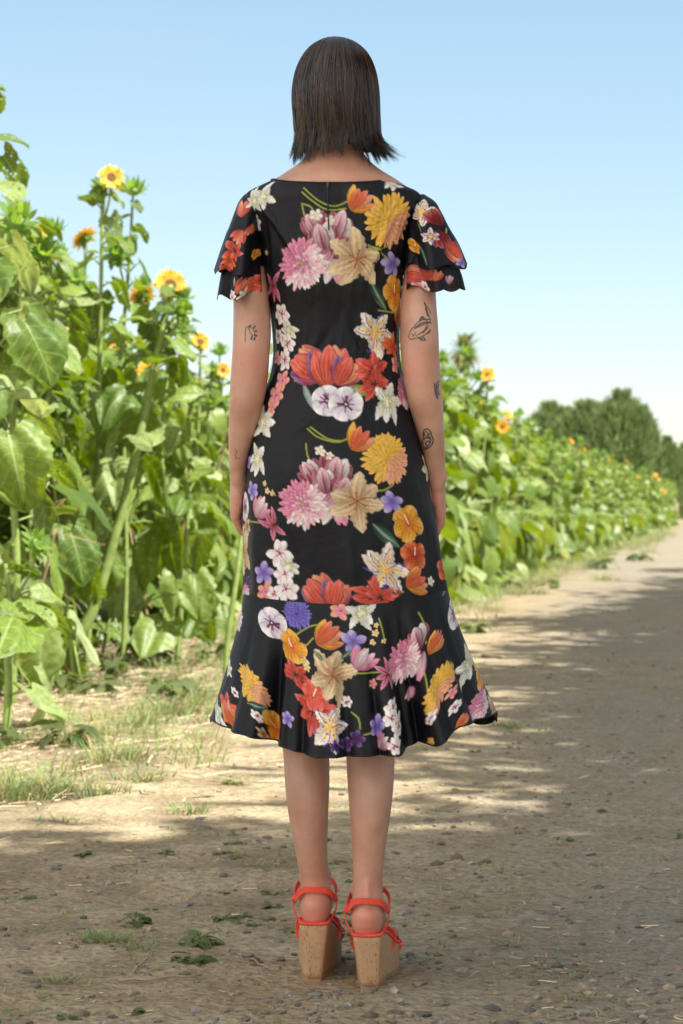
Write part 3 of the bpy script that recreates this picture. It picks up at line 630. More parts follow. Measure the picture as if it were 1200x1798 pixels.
# palm
Yp = 240; bx = px2x(816, Yp); root = empty('palm_tree', (bx, Yp, 0)); hz = float(W(0, 612, Yp).z); t = MB(); t.tube([(0, 0, 0), (.3, 0, hz*.5), (0, 0, hz)], [.3, .22, .2], 8); obj('trunk', t.mesh('trunk'), M['bark'], root)
m = MB(); r_ = random.Random(3)
for i in range(80):
    a = r_.random()*6.28; e = r_.uniform(-1.2, 1.45); L = r_.uniform(1.9, 3.0); V = []; k = 8
    for j in range(k):
        t = j/(k-1); rr_ = L*t*math.cos(e*(1-.0*t)); zz = L*t*math.sin(e)-.6*t*t
        for s_ in (-1, 1): V.append((rr_*math.cos(a)-s_*.30*math.sin(a)*math.sin(PI*t+.1), rr_*math.sin(a)+s_*.30*math.cos(a)*math.sin(PI*t+.1), hz+zz-.08*abs(s_)))
    m.add(V, [(q*2, q*2+1, q*2+3, q*2+2) for q in range(k-1)])
obj('crown', m.mesh('crown', False), M['palm'], root); tag(root, 'distant palm tree above the field just right of the right elbow', 'palm tree')
x, y = px2x(1187, 91), 91; m = MB(); m.tube([(0, 0, -.05), (.0, 0, .5), (.01, 0, .88), (.01, 0, .90)], [.10, .095, .09, .05], 8)
o = obj('wooden_post', m.mesh('wooden_post'), M['wood']); o.location = (x, y, 0); tag(o, 'short weathered wooden post at the far end of the field by the road', 'post')

# ------------------------------------------------------------------ shade trees right of the road (their shadows fall across it)
def crown_geo(seed, n=9000, R0=(2.3, 2.3, 1.7)):
    r = np.random.default_rng(seed); k = 40; cl = r.normal(0, 1, (k, 3)); cl /= np.linalg.norm(cl, axis=1)[:, None]; cl *= (r.random((k, 1))**.5)*.78
    ci = r.integers(0, k, n); p = (cl[ci]+r.normal(0, .17, (n, 3)))*np.array(R0)
    a = r.normal(0, 1, (n, 3)); a /= np.linalg.norm(a, axis=1)[:, None]; b_ = np.cross(a, r.normal(0, 1, (n, 3))); b_ /= np.linalg.norm(b_, axis=1)[:, None]
    s = (.10+.10*r.random(n))[:, None]
    V = np.stack([p-a*s, p+b_*s*.5, p+a*s, p-b_*s*.5], 1).reshape(-1, 3); return mesh('crown', V, np.arange(4*n).reshape(-1, 4), False)
CR = [crown_geo(i) for i in (1, 2, 3)]
for c in CR: c.materials.append(M['treeleaf'])
def shade_tree(gx, gy, hc, s, k, label, gz=0.0):
    """tree whose crown shades the ground round (gx, gy)"""
    t_ = (hc-gz)/SUN.z; cx, cy = gx+SUN.x*t_, gy+SUN.y*t_; root = empty('shade_tree', (cx, cy, 0))
    o = obj('crown', CR[k % 3], None, root); o.location = (0, 0, hc); o.scale = (s, s, s); o.rotation_euler = (0, 0, k*1.1)
    m = MB(); m.tube([(0, 0, -.1), (.05, .05, hc*.4), (0, 0, hc*.75), (.1, 0, hc)], [.17*s, .14*s, .10*s, .04], 9)
    for q in range(6):
        a = q*1.05+k; m.tube([(0, 0, hc*.55+q*.12), (math.cos(a)*.8*s, math.sin(a)*.8*s, hc*.8), (math.cos(a)*1.6*s, math.sin(a)*1.6*s, hc+.3)], [.06, .04, .015], 6)
    obj('trunk', m.mesh('trunk'), M['bark'], root); return tag(root, label, 'tree', 'shade trees right of the road')
ST = [(-.2, 4.2, 7.5, 1.05, ''), (.9, 4.9, 8.2, 1.0, ''), (2.4, 6.6, 7.0, .95, ''), (2.6, 9.1, 7.2, 1.05, ''), (2.8, 11.6, 7, 1.05, ''), (3.35, 14.4, 7, 1.05, ''), (3.75, 17.2, 7.2, 1.08, ''), (4.45, 20.1, 6.8, 1.08, ''), (5.1, 23.2, 7, 1.12, ''), (6.0, 26.8, 7, 1.15, ''), (7.1, 31, 7, 1.2, ''), (9.0, 36, 7.2, 1.3, ''), (10.6, 42, 7.2, 1.4, ''), (12.6, 49, 7.4, 1.5, ''), (15.2, 57, 7.5, 1.7, ''), (18.6, 67, 8, 1.9, ''), (-2.35, 2.7, 8, .95, ''), (5.2, 8.6, 7.5, 1.0, ''), (6.2, 12.5, 7.5, 1.1, '')]
for i, (gx, gy, hc, s, _) in enumerate(ST):
    shade_tree(gx, gy, hc, s, i, 'tall leafy tree right of the road, number %d counted from the viewer, shading the dirt' % (i+1))

# ================================================================== the person
YB = 4.60
m_ = NT('skin'); n1 = m_.noise(14, 4); n2 = m_.noise(160, 3)
c_ = m_.ramp(n1, (.32, (.42, .222, .150)), (.68, (.56, .318, .232)))
c_ = m_.mix(m_.attr(), c_, (.62, .21, .15)); c_ = m_.mix(m_.ramp(m_.noise(70, 2), (.68, 0), (.74, .25)), c_, (.30, .13, .08))
m_.set(Base_Color=c_, Roughness=.38); m_.b.inputs['Subsurface Weight'].default_value = .10; m_.b.inputs['Subsurface Radius'].default_value = (.02, .008, .004)
m_.b.inputs['Specular IOR Level'].default_value = .45; m_.bump(n2, .0006); M['skin'] = m_.m
person = empty('person', (0, YB, 0))
PR = Vector((0, YB, 0))
tag(person, 'woman seen from behind, dark bob, black floral dress and red cork wedge sandals', 'person')
def pp(px, py, Y=YB): return W(px, py, Y)
body = MB()
def ell(z, cx, cy, rx, ry, n=40, p=2.2):
    t = np.linspace(0, 2*PI, n, endpoint=False); c, s = np.cos(t), np.sin(t)
    return np.stack([cx+rx*np.sign(c)*np.abs(c)**(2/p), cy+ry*np.sign(s)*np.abs(s)**(2/p), np.full(n, z)], -1)
def loft(rings):
    n = len(rings[0]); k = len(rings); V = np.concatenate(rings); Fc = gridf(k, n, True).tolist(); Fc += [list(range(n))[::-1], [(k-1)*n+j for j in range(n)]]
    body.add(V, Fc)
# torso table: photo row, left, right, cy, ry
TOR = [(255, 540, 636, 4.605, .055), (272, 537, 641, 4.605, .055), (286, 527, 653, 4.600, .057), (300, 506, 671, 4.597, .062), (312, 488, 691, 4.595, .070), (326, 462, 712, 4.595, .078), (342, 440, 733, 4.595, .084), (360, 437, 738, 4.597, .092), (385, 446, 727, 4.60, .100),
       (420, 455, 716, 4.605, .106), (460, 463, 708, 4.61, .110), (500, 470, 702, 4.615, .112), (560, 481, 698, 4.62, .104), (620, 487, 698, 4.62, .098), (665, 482, 704, 4.615, .098), (720, 466, 716, 4.61, .106), (780, 450, 732, 4.60, .116), (850, 438, 742, 4.595, .124), (920, 436, 748, 4.60, .120), (975, 440, 750, 4.605, .110), (1010, 450, 742, 4.61, .10)]
def torso_at(py, k): return interp(py, TOR, k)
rings = []
for py in np.concatenate([np.arange(255, 1005, 6), [1010]]):
    l, r_, cy, ry = [float(torso_at(py, k)) for k in (1, 2, 3, 4)]; sc = cy/F
    ry = ry*.94 if py > 330 else ry
    rings.append(ell(CAMZ-(py-HZ)*sc, ((l+r_)/2-600)*sc, cy, (r_-l)/2*sc, ry, p=2.25 if py > 330 else 2.0))
loft(rings[::-1])
def limb(pts, n=22, m=34):
    A = spline(pts, m); body.tube(A[:, :3], [(a[3], a[4]) for a in A], n)
def chain(rows):    # rows: px, py, Y, half-width px, depth radius m
    out = []
    for px, py, Y, hw, ry in rows:
        p = W(px, py, Y); out.append((p.x, p.y, p.z, hw/F*Y, ry))
    return out
# legs
limb(chain([(520,985,4.60,50,.085),(524,1100,4.60,54,.080),(528,1200,4.60,47,.070),(533,1270,4.61,41,.062),(538,1325,4.615,40.5,.058),(540,1380,4.60,39,.058),(542,1430,4.595,35,.056),(547,1490,4.60,28.5,.046),(552,1535,4.61,25.5,.037),(555,1562,4.612,27,.037),(554,1590,4.610,28,.037),(554,1606,4.612,24,.032),(557,1610,4.63,10,.015)]), m=60)
limb(chain([(668,985,4.59,50,.085),(664,1100,4.59,54,.080),(658,1200,4.58,49,.070),(654,1270,4.58,44,.062),(651,1325,4.57,43,.058),(651,1380,4.56,40.5,.058),(650,1430,4.55,36,.056),(648,1490,4.545,29.5,.046),(646,1545,4.545,26,.037),(646,1580,4.542,27.5,.037),(645,1612,4.538,29,.037),(645,1628,4.54,25,.032),(645,1636,4.56,10,.015)]), m=60)
# heels, ankles and feet
def blob(c, r, n=14):
    V = IV*0; 
    rings_ = []
    for t in np.linspace(.08, PI-.08, 10): rings_.append(np.stack([c[0]+r[0]*math.sin(t)*np.cos(np.linspace(0, 2*PI, n, endpoint=False)), c[1]+r[1]*math.sin(t)*np.sin(np.linspace(0, 2*PI, n, endpoint=False)), np.full(n, c[2]-r[2]*math.cos(t))], -1))
    k = len(rings_); V = np.concatenate(rings_); Fc = gridf(k, n, True).tolist()+[list(range(n))[::-1], [(k-1)*n+j for j in range(n)]]; body.add(V, Fc)
SHOES = []
for (hx, hy, Yh, tw) in [(553, 1583, 4.60, .010), (645, 1603, 4.525, .024)]:
    h = W(hx, hy, Yh); blob((h.x, h.y+.006, h.z-.008), (.0295, .035, .034)); blob((h.x, h.y+.008, h.z+.0), (.027, .032, .05)); blob((h.x, h.y+.010, h.z-.022), (.030, .037, .018))
    blob((h.x-.022, h.y+.042, h.z+.040), (.011, .014, .018)); blob((h.x+.022, h.y+.038, h.z+.048), (.011, .014, .018))
    limb([(h.x, h.y+.012, h.z+.13, .018, .02), (h.x, h.y-.004, h.z+.09, .010, .012), (h.x, h.y-.012, h.z+.055, .0085, .010), (h.x, h.y-.014, h.z+.02, .012, .012), (h.x, h.y-.008, h.z-.005, .012, .012)], 12, 16)
    zt = h.z-.040; SHOES.append((h.x, h.y, zt, tw))
    limb([(h.x, h.y+.01, h.z, .027, .032), (h.x+.004, h.y+.06, h.z-.002, .030, .036), (h.x+tw*.4, h.y+.11, h.z-.028, .036, .030), (h.x+tw*.8, h.y+.155, h.z-.062, .041, .018), (h.x+tw, h.y+.19, h.z-.073, .040, .012), (h.x+tw, h.y+.20, h.z-.074, .02, .008)], m=24)
    for q in range(5):
        ox = -.034+q*.0165 if tw > 0 else 0; Lt = [.030, .034, .037, .038, .040][q] if h.x > 0 else [.040, .038, .037, .034, .030][q]; rt = .0085+(.003 if (q == 4 and h.x > 0) or (q == 0 and h.x < 0) else 0)
        limb([(h.x+tw+ox, h.y+.185, h.z-.073, rt, rt), (h.x+tw+ox*1.08, h.y+.19+Lt*.5, h.z-.073, rt, rt), (h.x+tw+ox*1.1, h.y+.19+Lt, h.z-.078, rt*.8, rt*.8), (h.x+tw+ox*1.1, h.y+.193+Lt, h.z-.079, rt*.4, rt*.4)], 10, 10)
# arms
armL = chain([(470,352,4.60,16,.03),(456,372,4.60,24,.036),(441,410,4.60,26,.038),(437,460,4.598,27,.039),(441,520,4.588,31,.041),(443,575,4.575,33.5,.040),(441,620,4.565,33,.038),(438,660,4.562,33,.038),(434,700,4.565,31,.038),(427,750,4.58,25.5,.034),(420,800,4.60,18.5,.028),(419,822,4.61,15.8,.026),(419,838,4.613,15,.0255),(419,850,4.616,13,.022),(419,856,4.617,8,.014)])
armR = chain([(704,352,4.60,16,.03),(718,372,4.60,24,.036),(736,410,4.60,26,.038),(739,460,4.598,27,.039),(735,520,4.588,31,.041),(736,575,4.575,34,.040),(738,620,4.565,34,.038),(741,660,4.562,33,.038),(747,700,4.565,30.5,.038),(755,750,4.58,25.5,.034),(763,800,4.60,19,.028),(767,830,4.61,16,.026),(768,848,4.613,15,.0255),(768.5,860,4.616,13,.022),(769,866,4.617,8,.014)])
limb(armL, m=70); limb(armR, m=70)
for (px, py, s_) in [(438, 640, -1), (737, 642, 1)]:
    c = W(px, py, 4.540); blob(c, (.014, .010, .022))
for (px, py) in [(409, 822), (779, 836)]:
    c = W(px, py, 4.60); blob(c, (.0075, .010, .014))
# hands: palm plus five curled fingers
def hand(wr, sx):
    wr = Vector(wr); d = Vector((sx*.075, .26, -.95)).normalized(); inn = Vector((-sx, 0, 0)); fw = inn.cross(d) if sx < 0 else d.cross(inn); fw = Vector((0, .95, .30)).normalized()
    A = []
    for t, wt, th in [(-.42, .018, .0125), (-.2, .0225, .0150), (.0, .0250, .0158), (.2, .029, .0160), (.45, .036, .0160), (.75, .040, .0150), (1.0, .038, .0125), (1.06, .030, .009)]:
        p = wr+d*(.088*t)+fw*(.004+.01*t)+inn*.002*t; A.append((p.x, p.y, p.z, th, wt))
    # palm as elliptical loft: thin across x, broad along fw
    rings_ = []
    for x, y, z, th, wt in spline(A, 16):
        t = np.linspace(0, 2*PI, 20, endpoint=False); rings_.append(np.array([x, y, z])+np.outer(np.cos(t)*th, [1, 0, 0])+np.outer(np.sin(t)*wt, list(fw)))
    loft(rings_)
    base = wr+d*.088
    for q, (off, L, rr_, c0) in enumerate([(-.029, .058, .0072, .55), (-.010, .070, .0080, .45), (.010, .076, .0083, .38), (.029, .068, .0080, .30)]):
        p = base+fw*(off+.012)-d*.012; dd = d.copy(); pts = [tuple(p)+(rr_*1.12, rr_*1.12)]; 
        ang = 0
        for seg, (fr, bend) in enumerate([(.45, .12+c0*.5), (.30, .45+c0*.55), (.22, .25+c0*.3)]):
            ang += bend; v = (d*math.cos(ang)+inn*math.sin(ang)).normalized(); p = p+v*(L+.012)*fr; pts.append(tuple(p)+(rr_*(1.0-.12*seg), rr_*(1.0-.12*seg)))
        v = v*.006; p = p+v; pts.append(tuple(p)+(rr_*.45, rr_*.45)); limb(pts, 12, 16)
    p = wr+d*.018+fw*.018; pts = [tuple(p)+(.012, .012)]
    for v, L in [(d*.75+fw*.62+inn*.15, .036), (d*.85+fw*.42+inn*.30, .030), (d*.92+fw*.2+inn*.3, .022)]:
        p = p+v.normalized()*L; pts.append(tuple(p)+(.0095, .0095))
    pts.append(tuple(p+v*.006)+(.004, .004)); limb(pts, 12, 16)
hand(armL[-3][:3], -1); hand(armR[-3][:3], 1)
# neck, head, face
hc = pp(590, 172)
limb([(hc.x, 4.60, 1.50, .060, .060), (hc.x, 4.602, 1.56, .052, .056), (hc.x, 4.608, 1.61, .050, .056), (hc.x, 4.612, 1.66, .050, .058)], 24, 20)
HD = [(1.615, .018, .018, .070), (1.625, .034, .045, .055), (1.645, .048, .070, .030), (1.67, .060, .085, .014), (1.70, .069, .093, .004), (1.735, .074, .097, 0), (1.77, .075, .098, 0), (1.80, .071, .092, -.002), (1.825, .060, .078, -.004), (1.842, .040, .055, -.005), (1.850, .015, .02, -.005)]
rings = [ell(z, hc.x, 4.61+dy, rx, ry, p=2.1) for z, rx, ry, dy in [(float(z), *[float(interp(z, HD, k)) for k in (1, 2, 3)]) for z in np.linspace(1.615, 1.85, 40)]]
loft(rings)
fy = 4.61+.095
limb([(hc.x, fy-.012, 1.755, .006, .008), (hc.x, fy+.004, 1.735, .007, .010), (hc.x, fy+.014, 1.715, .011, .012), (hc.x, fy+.004, 1.706, .012, .008)], 10, 10)
for sx in (-1, 1):
    blob((hc.x+sx*.030, fy-.012, 1.762), (.020, .012, .008)); blob((hc.x+sx*.035, fy-.025, 1.712), (.022, .022, .022))
    blob((hc.x+sx*.0765, 4.612, 1.735), (.007, .017, .028)); blob((hc.x+sx*.008, fy+.002, 1.711), (.006, .008, .006))
blob((hc.x, fy-.002, 1.688), (.022, .009, .0045)); blob((hc.x, fy-.003, 1.679), (.019, .010, .006)); blob((hc.x, fy-.012, 1.640), (.022, .018, .016))
bm_ = body.mesh('body'); tmp = bpy.data.objects.new('tmp_body', bm_); COL.objects.link(tmp)
md = tmp.modifiers.new('r', 'REMESH'); md.mode = 'VOXEL'; md.voxel_size = .0030
sm = tmp.modifiers.new('s', 'SMOOTH'); sm.factor = .5; sm.iterations = 7
dg = bpy.context.evaluated_depsgraph_get(); me = bpy.data.meshes.new_from_object(tmp.evaluated_get(dg)); bpy.data.objects.remove(tmp)
nv = len(me.vertices); co = np.empty(nv*3, np.float32); me.vertices.foreach_get('co', co); co = co.reshape(-1, 3)
print('body verts', nv)
red = np.zeros(nv)
for (px, py, Y, r0, a) in [(556,1592,4.56,.045,.65),(645,1612,4.49,.045,.65),(438,640,4.53,.035,.4),(737,642,4.53,.035,.4),(425,905,4.62,.06,.35),(772,915,4.62,.06,.35),(452,672,4.55,.02,.25),(590,290,4.53,.07,.12),(556,1540,4.58,.05,.3),(646,1560,4.5,.05,.3)]:
    c = np.array(W(px, py, Y)); red = np.maximum(red, a*np.exp(-(np.linalg.norm(co-c, axis=1)/r0)**2))
for (px, py) in [(590,319),(456,563),(635,307),(524,305),(660,540),(722,560),(728,524)]:
    pass
a = me.color_attributes.new('Col', 'FLOAT_COLOR', 'POINT'); cc = np.ones((nv, 4), np.float32); cc[:, :3] = red[:, None]; a.data.foreach_set('color', cc.ravel())
me.polygons.foreach_set('use_smooth', np.ones(len(me.polygons), bool)); me.transform(Matrix.Translation(-PR)); me.materials.clear(); me.name = 'body'
bodyo = obj('body', me, M['skin'], person)
def pobj(name, me, mat, parent=None):    # world-space mesh -> child of person at its own origin
    me.transform(Matrix.Translation(-PR)); return obj(name, me, mat, parent or person)
# eyes, brows, lips
eyem = mat_plain('eye_white', (.75, .72, .68), .2, .05); irism = mat_plain('iris', (.06, .04, .02), .15, .2, 300); lipm = mat_plain('lips', (.42, .13, .12), .4, .1)
def sph(c, r, name, mat, parent=None):
    V = IV*np.array(r)+np.array(c); me = mesh(name, V, IF); return pobj(name, me, mat, parent)
for sx in (-1, 1):
    e = sph((hc.x+sx*.031, fy-.010, 1.742), (.014, .010, .0075), 'eye', eyem); sph((hc.x+sx*.031, fy-.002, 1.742), (.005, .0035, .005), 'iris', irism, e)
    m = MB(); m.tube([(hc.x+sx*.014, fy+.0, 1.762), (hc.x+sx*.03, fy-.002, 1.769), (hc.x+sx*.048, fy-.016, 1.763)], [.002, .003, .0015], 6); pobj('eyebrow', m.mesh('eyebrow'), irism)
m = MB(); m.tube([(hc.x-.021, fy-.004, 1.684), (hc.x-.008, fy+.007, 1.687), (hc.x, fy+.007, 1.685), (hc.x+.008, fy+.007, 1.687), (hc.x+.021, fy-.004, 1.684)], [.002, .005, .0045, .005, .002], 8); pobj('lips', m.mesh('lips'), lipm)

# ------------------------------------------------------------------ print painter
class Canvas:
    def __init__(s, u0, u1, v0, v1, res=950, base=(12, 14, 22)):
        s.u0, s.v0, s.res = u0, v0, res; s.W = int((u1-u0)*res); s.H = int((v1-v0)*res)
        s.a = np.tile(lin(base).astype(np.float32), (s.H, s.W, 1))
        yy_, xx_ = np.mgrid[0:s.H, 0:s.W]
        s.U = u0+xx_/res; s.V = v0+yy_/res; s.N = .80+.42*(fbm(s.U*160, s.V*160, 3, 21))
    def win(s, u, v, r):
        x0 = max(0, int((u-r-s.u0)*s.res)); x1 = min(s.W, int((u+r-s.u0)*s.res)+2); y0 = max(0, int((v-r-s.v0)*s.res)); y1 = min(s.H, int((v+r-s.v0)*s.res)+2)
        if x1 <= x0 or y1 <= y0: return None
        return slice(y0, y1), slice(x0, x1)
    def blend(s, w, al, c):
        al = np.clip(al, 0, 1)[..., None]; s.a[w] = s.a[w]*(1-al)+c*al
    def petal(s, u, v, ang, L, wd, c0, c1, cm=None, pt=.8, tip=.6, vein=.25, bend=0, edge=.75, seed=0, r0=0.0, frill=0):
        w = s.win(u, v, L*1.15+r0)
        if w is None: return
        dx = s.U[w]-u; dy = s.V[w]-v; ca, sa = math.cos(ang), math.sin(ang)
        t = (dx*ca+dy*sa-r0)/L; q = (-dx*sa+dy*ca)-bend*L*np.clip(t, 0, 1)**2
        tc = np.clip(t, 1e-4, 1-1e-4); hw = wd/2*(np.sin(PI*tc**pt)**tip)
        if frill: hw = hw*(1+frill*np.sin(tc*30+seed)*(tc > .4))
        dist = (hw-np.abs(q)); al = np.clip(dist*s.res+.5, 0, 1)*(t > 0)*(t < 1)
        if al.max() <= 0: return
        sn = np.abs(q)/np.maximum(hw, 1e-5); g_ = np.clip(tc, 0, 1)[..., None]
        c = c0*(1-g_)+c1*g_
        ve = 1-vein*1.25*np.clip(.5+.5*np.sin(q/np.maximum(hw, 1e-4)*(9+seed*1.7 % 8)+seed+tc*2), 0, 1)*(.40+.60*(1-tc))
        c = c*ve[..., None]
        if cm is not None:
            k = np.exp(-(sn/.22)**2)*(1-tc**3); c = c*(1-k[..., None])+cm*k[..., None]
        c = c*(1-(1-edge)*np.clip((sn-.72)/.28, 0, 1))[..., None]*(.93+.1*(q > 0))[..., None]
        hl = np.clip((tc-.55)/.45, 0, 1)*np.clip(.5+.5*np.sin(q/np.maximum(hw, 1e-4)*5+seed*1.3), 0, 1)*.34; c = c*(1-hl[..., None])+hl[..., None]*.92*np.maximum(c/np.maximum(c.max(-1, keepdims=True), .05), .62)
        s.blend(w, al, c*s.N[w][..., None])
    def disc(s, u, v, r, c, soft=.3):
        w = s.win(u, v, r*1.5)
        if w is None: return
        d = np.hypot(s.U[w]-u, s.V[w]-v); s.blend(w, np.clip((r-d)/(r*soft)+.3, 0, 1), c)
    def line(s, pts, wd, c):
        P = spline(pts, 40)
        for i in range(len(P)-1):
            a_, b_ = P[i], P[i+1]; L = np.hypot(*(b_-a_))+1e-6; m = (a_+b_)/2; w = s.win(m[0], m[1], L+wd)
            if w is None: continue
            dx = s.U[w]-a_[0]; dy = s.V[w]-a_[1]; t = np.clip((dx*(b_-a_)[0]+dy*(b_-a_)[1])/L**2, 0, 1); d = np.hypot(dx-t*(b_-a_)[0], dy-t*(b_-a_)[1])
            s.blend(w, np.clip((wd/2-d)*s.res+.5, 0, 1), c)
K = {k: lin(v) for k, v in dict(wht=(246,244,242), pnk=(230,140,176), lpk=(246,208,218), mag=(165,50,120), yel=(226,176,50), dye=(196,130,20), pch=(238,168,120), org=(236,120,50), cor=(234,98,76), red=(170,30,34), dred=(110,16,30), tan=(226,196,150), brn=(150,80,40), lil=(200,180,226), vio=(90,80,190), pur=(96,50,130), dpu=(50,20,60), grn=(96,130,50), dgn=(40,84,62), sil=(150,170,160), blk=(24,16,30), gry=(180,186,190), gold=(240,190,40), lim=(160,170,70), crm=(236,226,190), maro=(140,30,70)).items()}
def petals(cv, u, v, n, R0, wd, c0, c1, rot=0, rs=None, r0=0, jit=.1, **k):
    for i in range(n):
        a = rot+2*PI*i/n+rs.normal(0, jit); cv.petal(u, v, a, R0*(1+rs.normal(0, .05))-r0, wd, c0, c1, seed=i*2.3, r0=r0, bend=rs.normal(0, .12), **k)
def F_dahlia(cv, u, v, R0, rot, rs, kind='p'):
    sets = {'p': ('wht', 'pnk', 'mag'), 'y': ('gold', 'yel', 'dye'), 'pu': ('vio', 'pur', 'dpu')}[kind]
    for f, n, r0 in [(1, 26, .45), (.90, 25, .38), (.79, 23, .31), (.67, 20, .24), (.54, 17, .17), (.42, 13, .1), (.30, 10, .04), (.18, 6, 0)]:
        for i in range(n):
            a = rot+2*PI*(i+.5*(n % 4)/2)/n+rs.normal(0, .05)
            tipc = K[sets[0]] if (kind != 'p' or i % 3 == 0) else K['lpk']; bas = K[sets[1]]
            if kind == 'y' and math.cos(a+.7) > .45: tipc, bas = K['pch'], K['pch']*.8
            if kind == 'p' and f < .5: tipc, bas = K['pnk'] if i % 2 else K['lpk'], K['mag']
            if kind == 'p' and f > .5 and math.cos(a-2.5) > .2: bas = K['mag']*.9; tipc = K['pnk']
            cv.petal(u, v, a, R0*f*(1+rs.normal(0, .05))-R0*r0*.7, R0*.165*(.8+.35*f), bas*.72, tipc, pt=1.5, tip=.65, vein=.18, edge=.5, seed=i, r0=R0*r0*.7, bend=rs.normal(0, .06))
    cv.disc(u, v, R0*.07, K['lim'] if kind != 'pu' else K['dpu'])
def F_lily(cv, u, v, R0, rot, rs, kind='tan'):
    S = {'tan': ('brn', 'tan', 'crm'), 'blue': ('gold', 'wht', 'gold'), 'wht': ('lim', 'wht', 'gry'), 'red': ('dred', 'cor', 'red'), 'org': ('red', 'org', 'cor'), 'orc': ('maro', 'pnk', 'dred')}[kind]
    c0 = K[S[0]]*.5+K[S[1]]*.5; c1 = K[S[1]] if kind != 'tan' else K['crm']*.45+K['tan']*.55; wd = {'orc': .36, 'tan': .60}.get(kind, .54)
    for ph in (0, 1):
        for i in range(3 if kind != 'orc' else (3 if ph == 0 else 2)):
            a = rot+2*PI*(i+.5*ph)/3+rs.normal(0, .13); cv.petal(u, v, a, R0*(1+rs.normal(0, .08)), R0*wd, c0, c1*(.9+.15*ph), cm=K[S[2]] if kind not in ('wht', 'tan') else None, pt=.9, tip=.58 if kind == 'tan' else .75, vein=.38, edge=.62, seed=i, bend=rs.normal(0, .30), frill=.12)
            if kind == 'blue':
                cv.line([(u, v), (u+.5*R0*math.cos(a+.25), v+.5*R0*math.sin(a+.25)), (u+.85*R0*math.cos(a), v+.85*R0*math.sin(a))], .0016, K['vio'])
                for q in range(6): rr_ = R0*(.25+.5*rs.random()); cv.disc(u+rr_*math.cos(a+rs.normal(0, .16)), v+rr_*math.sin(a+rs.normal(0, .16)), .0012, K['vio'])
    cen = {'tan': 'brn', 'blue': 'gold', 'wht': 'crm', 'red': 'blk', 'org': 'red', 'orc': 'dred'}[kind]
    for i in range(6):
        a = rot+i+rs.normal(0, .2); cv.line([(u, v), (u+R0*.3*math.cos(a), v+R0*.3*math.sin(a))], .0017, K[cen]); cv.disc(u+R0*.3*math.cos(a), v+R0*.3*math.sin(a), .0022, K['brn'] if kind != 'wht' else K['lim'])
def F_hib(cv, u, v, R0, rot, rs, kind='y'):
    c0, c1 = (K['org'], K['gold']) if kind == 'y' else (K['red'], K['org']) if kind == 'o' else (K['cor'], K['cor'])
    petals(cv, u, v, 5, R0, R0*.95, c0, c1, rot, rs, pt=1.5, tip=.55, vein=.35, edge=.6, frill=.07); cv.disc(u, v, R0*.13, K['red'], 1.0)
    cv.line([(u, v), (u+R0*.5*math.cos(rot+.9), v+R0*.5*math.sin(rot+.9))], .002, K['crm'])
def F_tulip(cv, u, v, R0, rot, rs, kind='c'):
    S = {'c': ('cor', 'pch', 'cor', 'pur'), 'm': ('maro', 'wht', 'lpk', 'maro'), 'o': ('org', 'pch', 'cor', 'gold'), 'mg': ('pnk', 'lpk', 'wht', 'pnk'), 'r': ('dred', 'cor', 'red', 'red'), 'ro': ('cor', 'cor', 'pch', 'red')}[kind]
    bu, bv = u-R0*.75*math.cos(rot), v-R0*.75*math.sin(rot)
    sp = .62 if kind in 'cmr' else .70
    for i, (o_, k0, k1) in enumerate([(-1, 3, 0), (1, 0, 3), (-.55, 0, 1), (.55, 2, 0), (0, 0, 2)]):
        cv.petal(bu, bv, rot+o_*sp+rs.normal(0, .06), R0*(1.75-.12*abs(o_)+rs.normal(0, .08)), R0*(.85 if kind in 'cmr' else .60), K[S[k0]]*.75, K[S[k1]], cm=K[S[0]]*.7 if kind == 'm' else None, pt=1.15, tip=.7, vein=.5, edge=.45, seed=i*3, bend=-o_*.15, frill=.03)
def F_pansy(cv, u, v, R0, rot, rs):
    for i in range(5):
        a = rot+2*PI*i/5+rs.normal(0, .1); cv.petal(u, v, a, R0, R0*1.15, K['lil']*.8, K['wht']*.95, pt=1.7, tip=.5, vein=.12, edge=.6, seed=i, frill=.04)
    for i in range(16):
        a = rs.random()*6.28; cv.line([(u, v), (u+R0*.48*math.cos(a), v+R0*.48*math.sin(a))], .0016, K['maro']*.6)
    cv.disc(u, v, R0*.2, K['dpu'], .6); cv.disc(u, v, R0*.06, K['crm'])
def F_small(cv, u, v, R0, rot, rs, kind='v'):
    c0, c1, cc_ = {'v': ('vio', 'lil', 'brn'), 'w': ('lpk', 'wht', 'maro'), 'p': ('pnk', 'pch', 'mag'), 'd': ('dpu', 'pur', 'blk'), 's': ('crm', 'wht', 'gold'), 'yw': ('gold', 'crm', 'gold')}[kind]
    petals(cv, u, v, 5 if kind != 'w' else 6, R0, R0*.72, K[c0]*.5+K[c1]*.5 if kind == 'w' else K[c0], K[c1], rot, rs, pt=1.2, tip=.6, vein=.25, edge=.5); cv.disc(u, v, R0*.12, K[cc_], .6)
    if kind == 'w':
        for i in range(6): a = rs.random()*6.28; cv.line([(u, v), (u+R0*.4*math.cos(a), v+R0*.4*math.sin(a))], .0012, K['maro'])
def F_leaf(cv, u, v, R0, rot, rs, kind='g'):
    c = {'g': 'grn', 'd': 'dgn', 's': 'sil', 'l': 'lim'}[kind]; cv.petal(u-R0*math.cos(rot), v-R0*math.sin(rot), rot, R0*2, R0*(.7 if kind != 's' else .35), K[c]*.7, K[c]*1.15, cm=K['sil'], pt=.9, tip=.8, vein=.4, bend=.15, edge=.7)
FL = {'D': F_dahlia, 'L': F_lily, 'H': F_hib, 'T': F_tulip, 'P': lambda cv, u, v, r, ro, rs, k=None: F_pansy(cv, u, v, r, ro, rs), 'S': F_small, 'F': F_leaf}
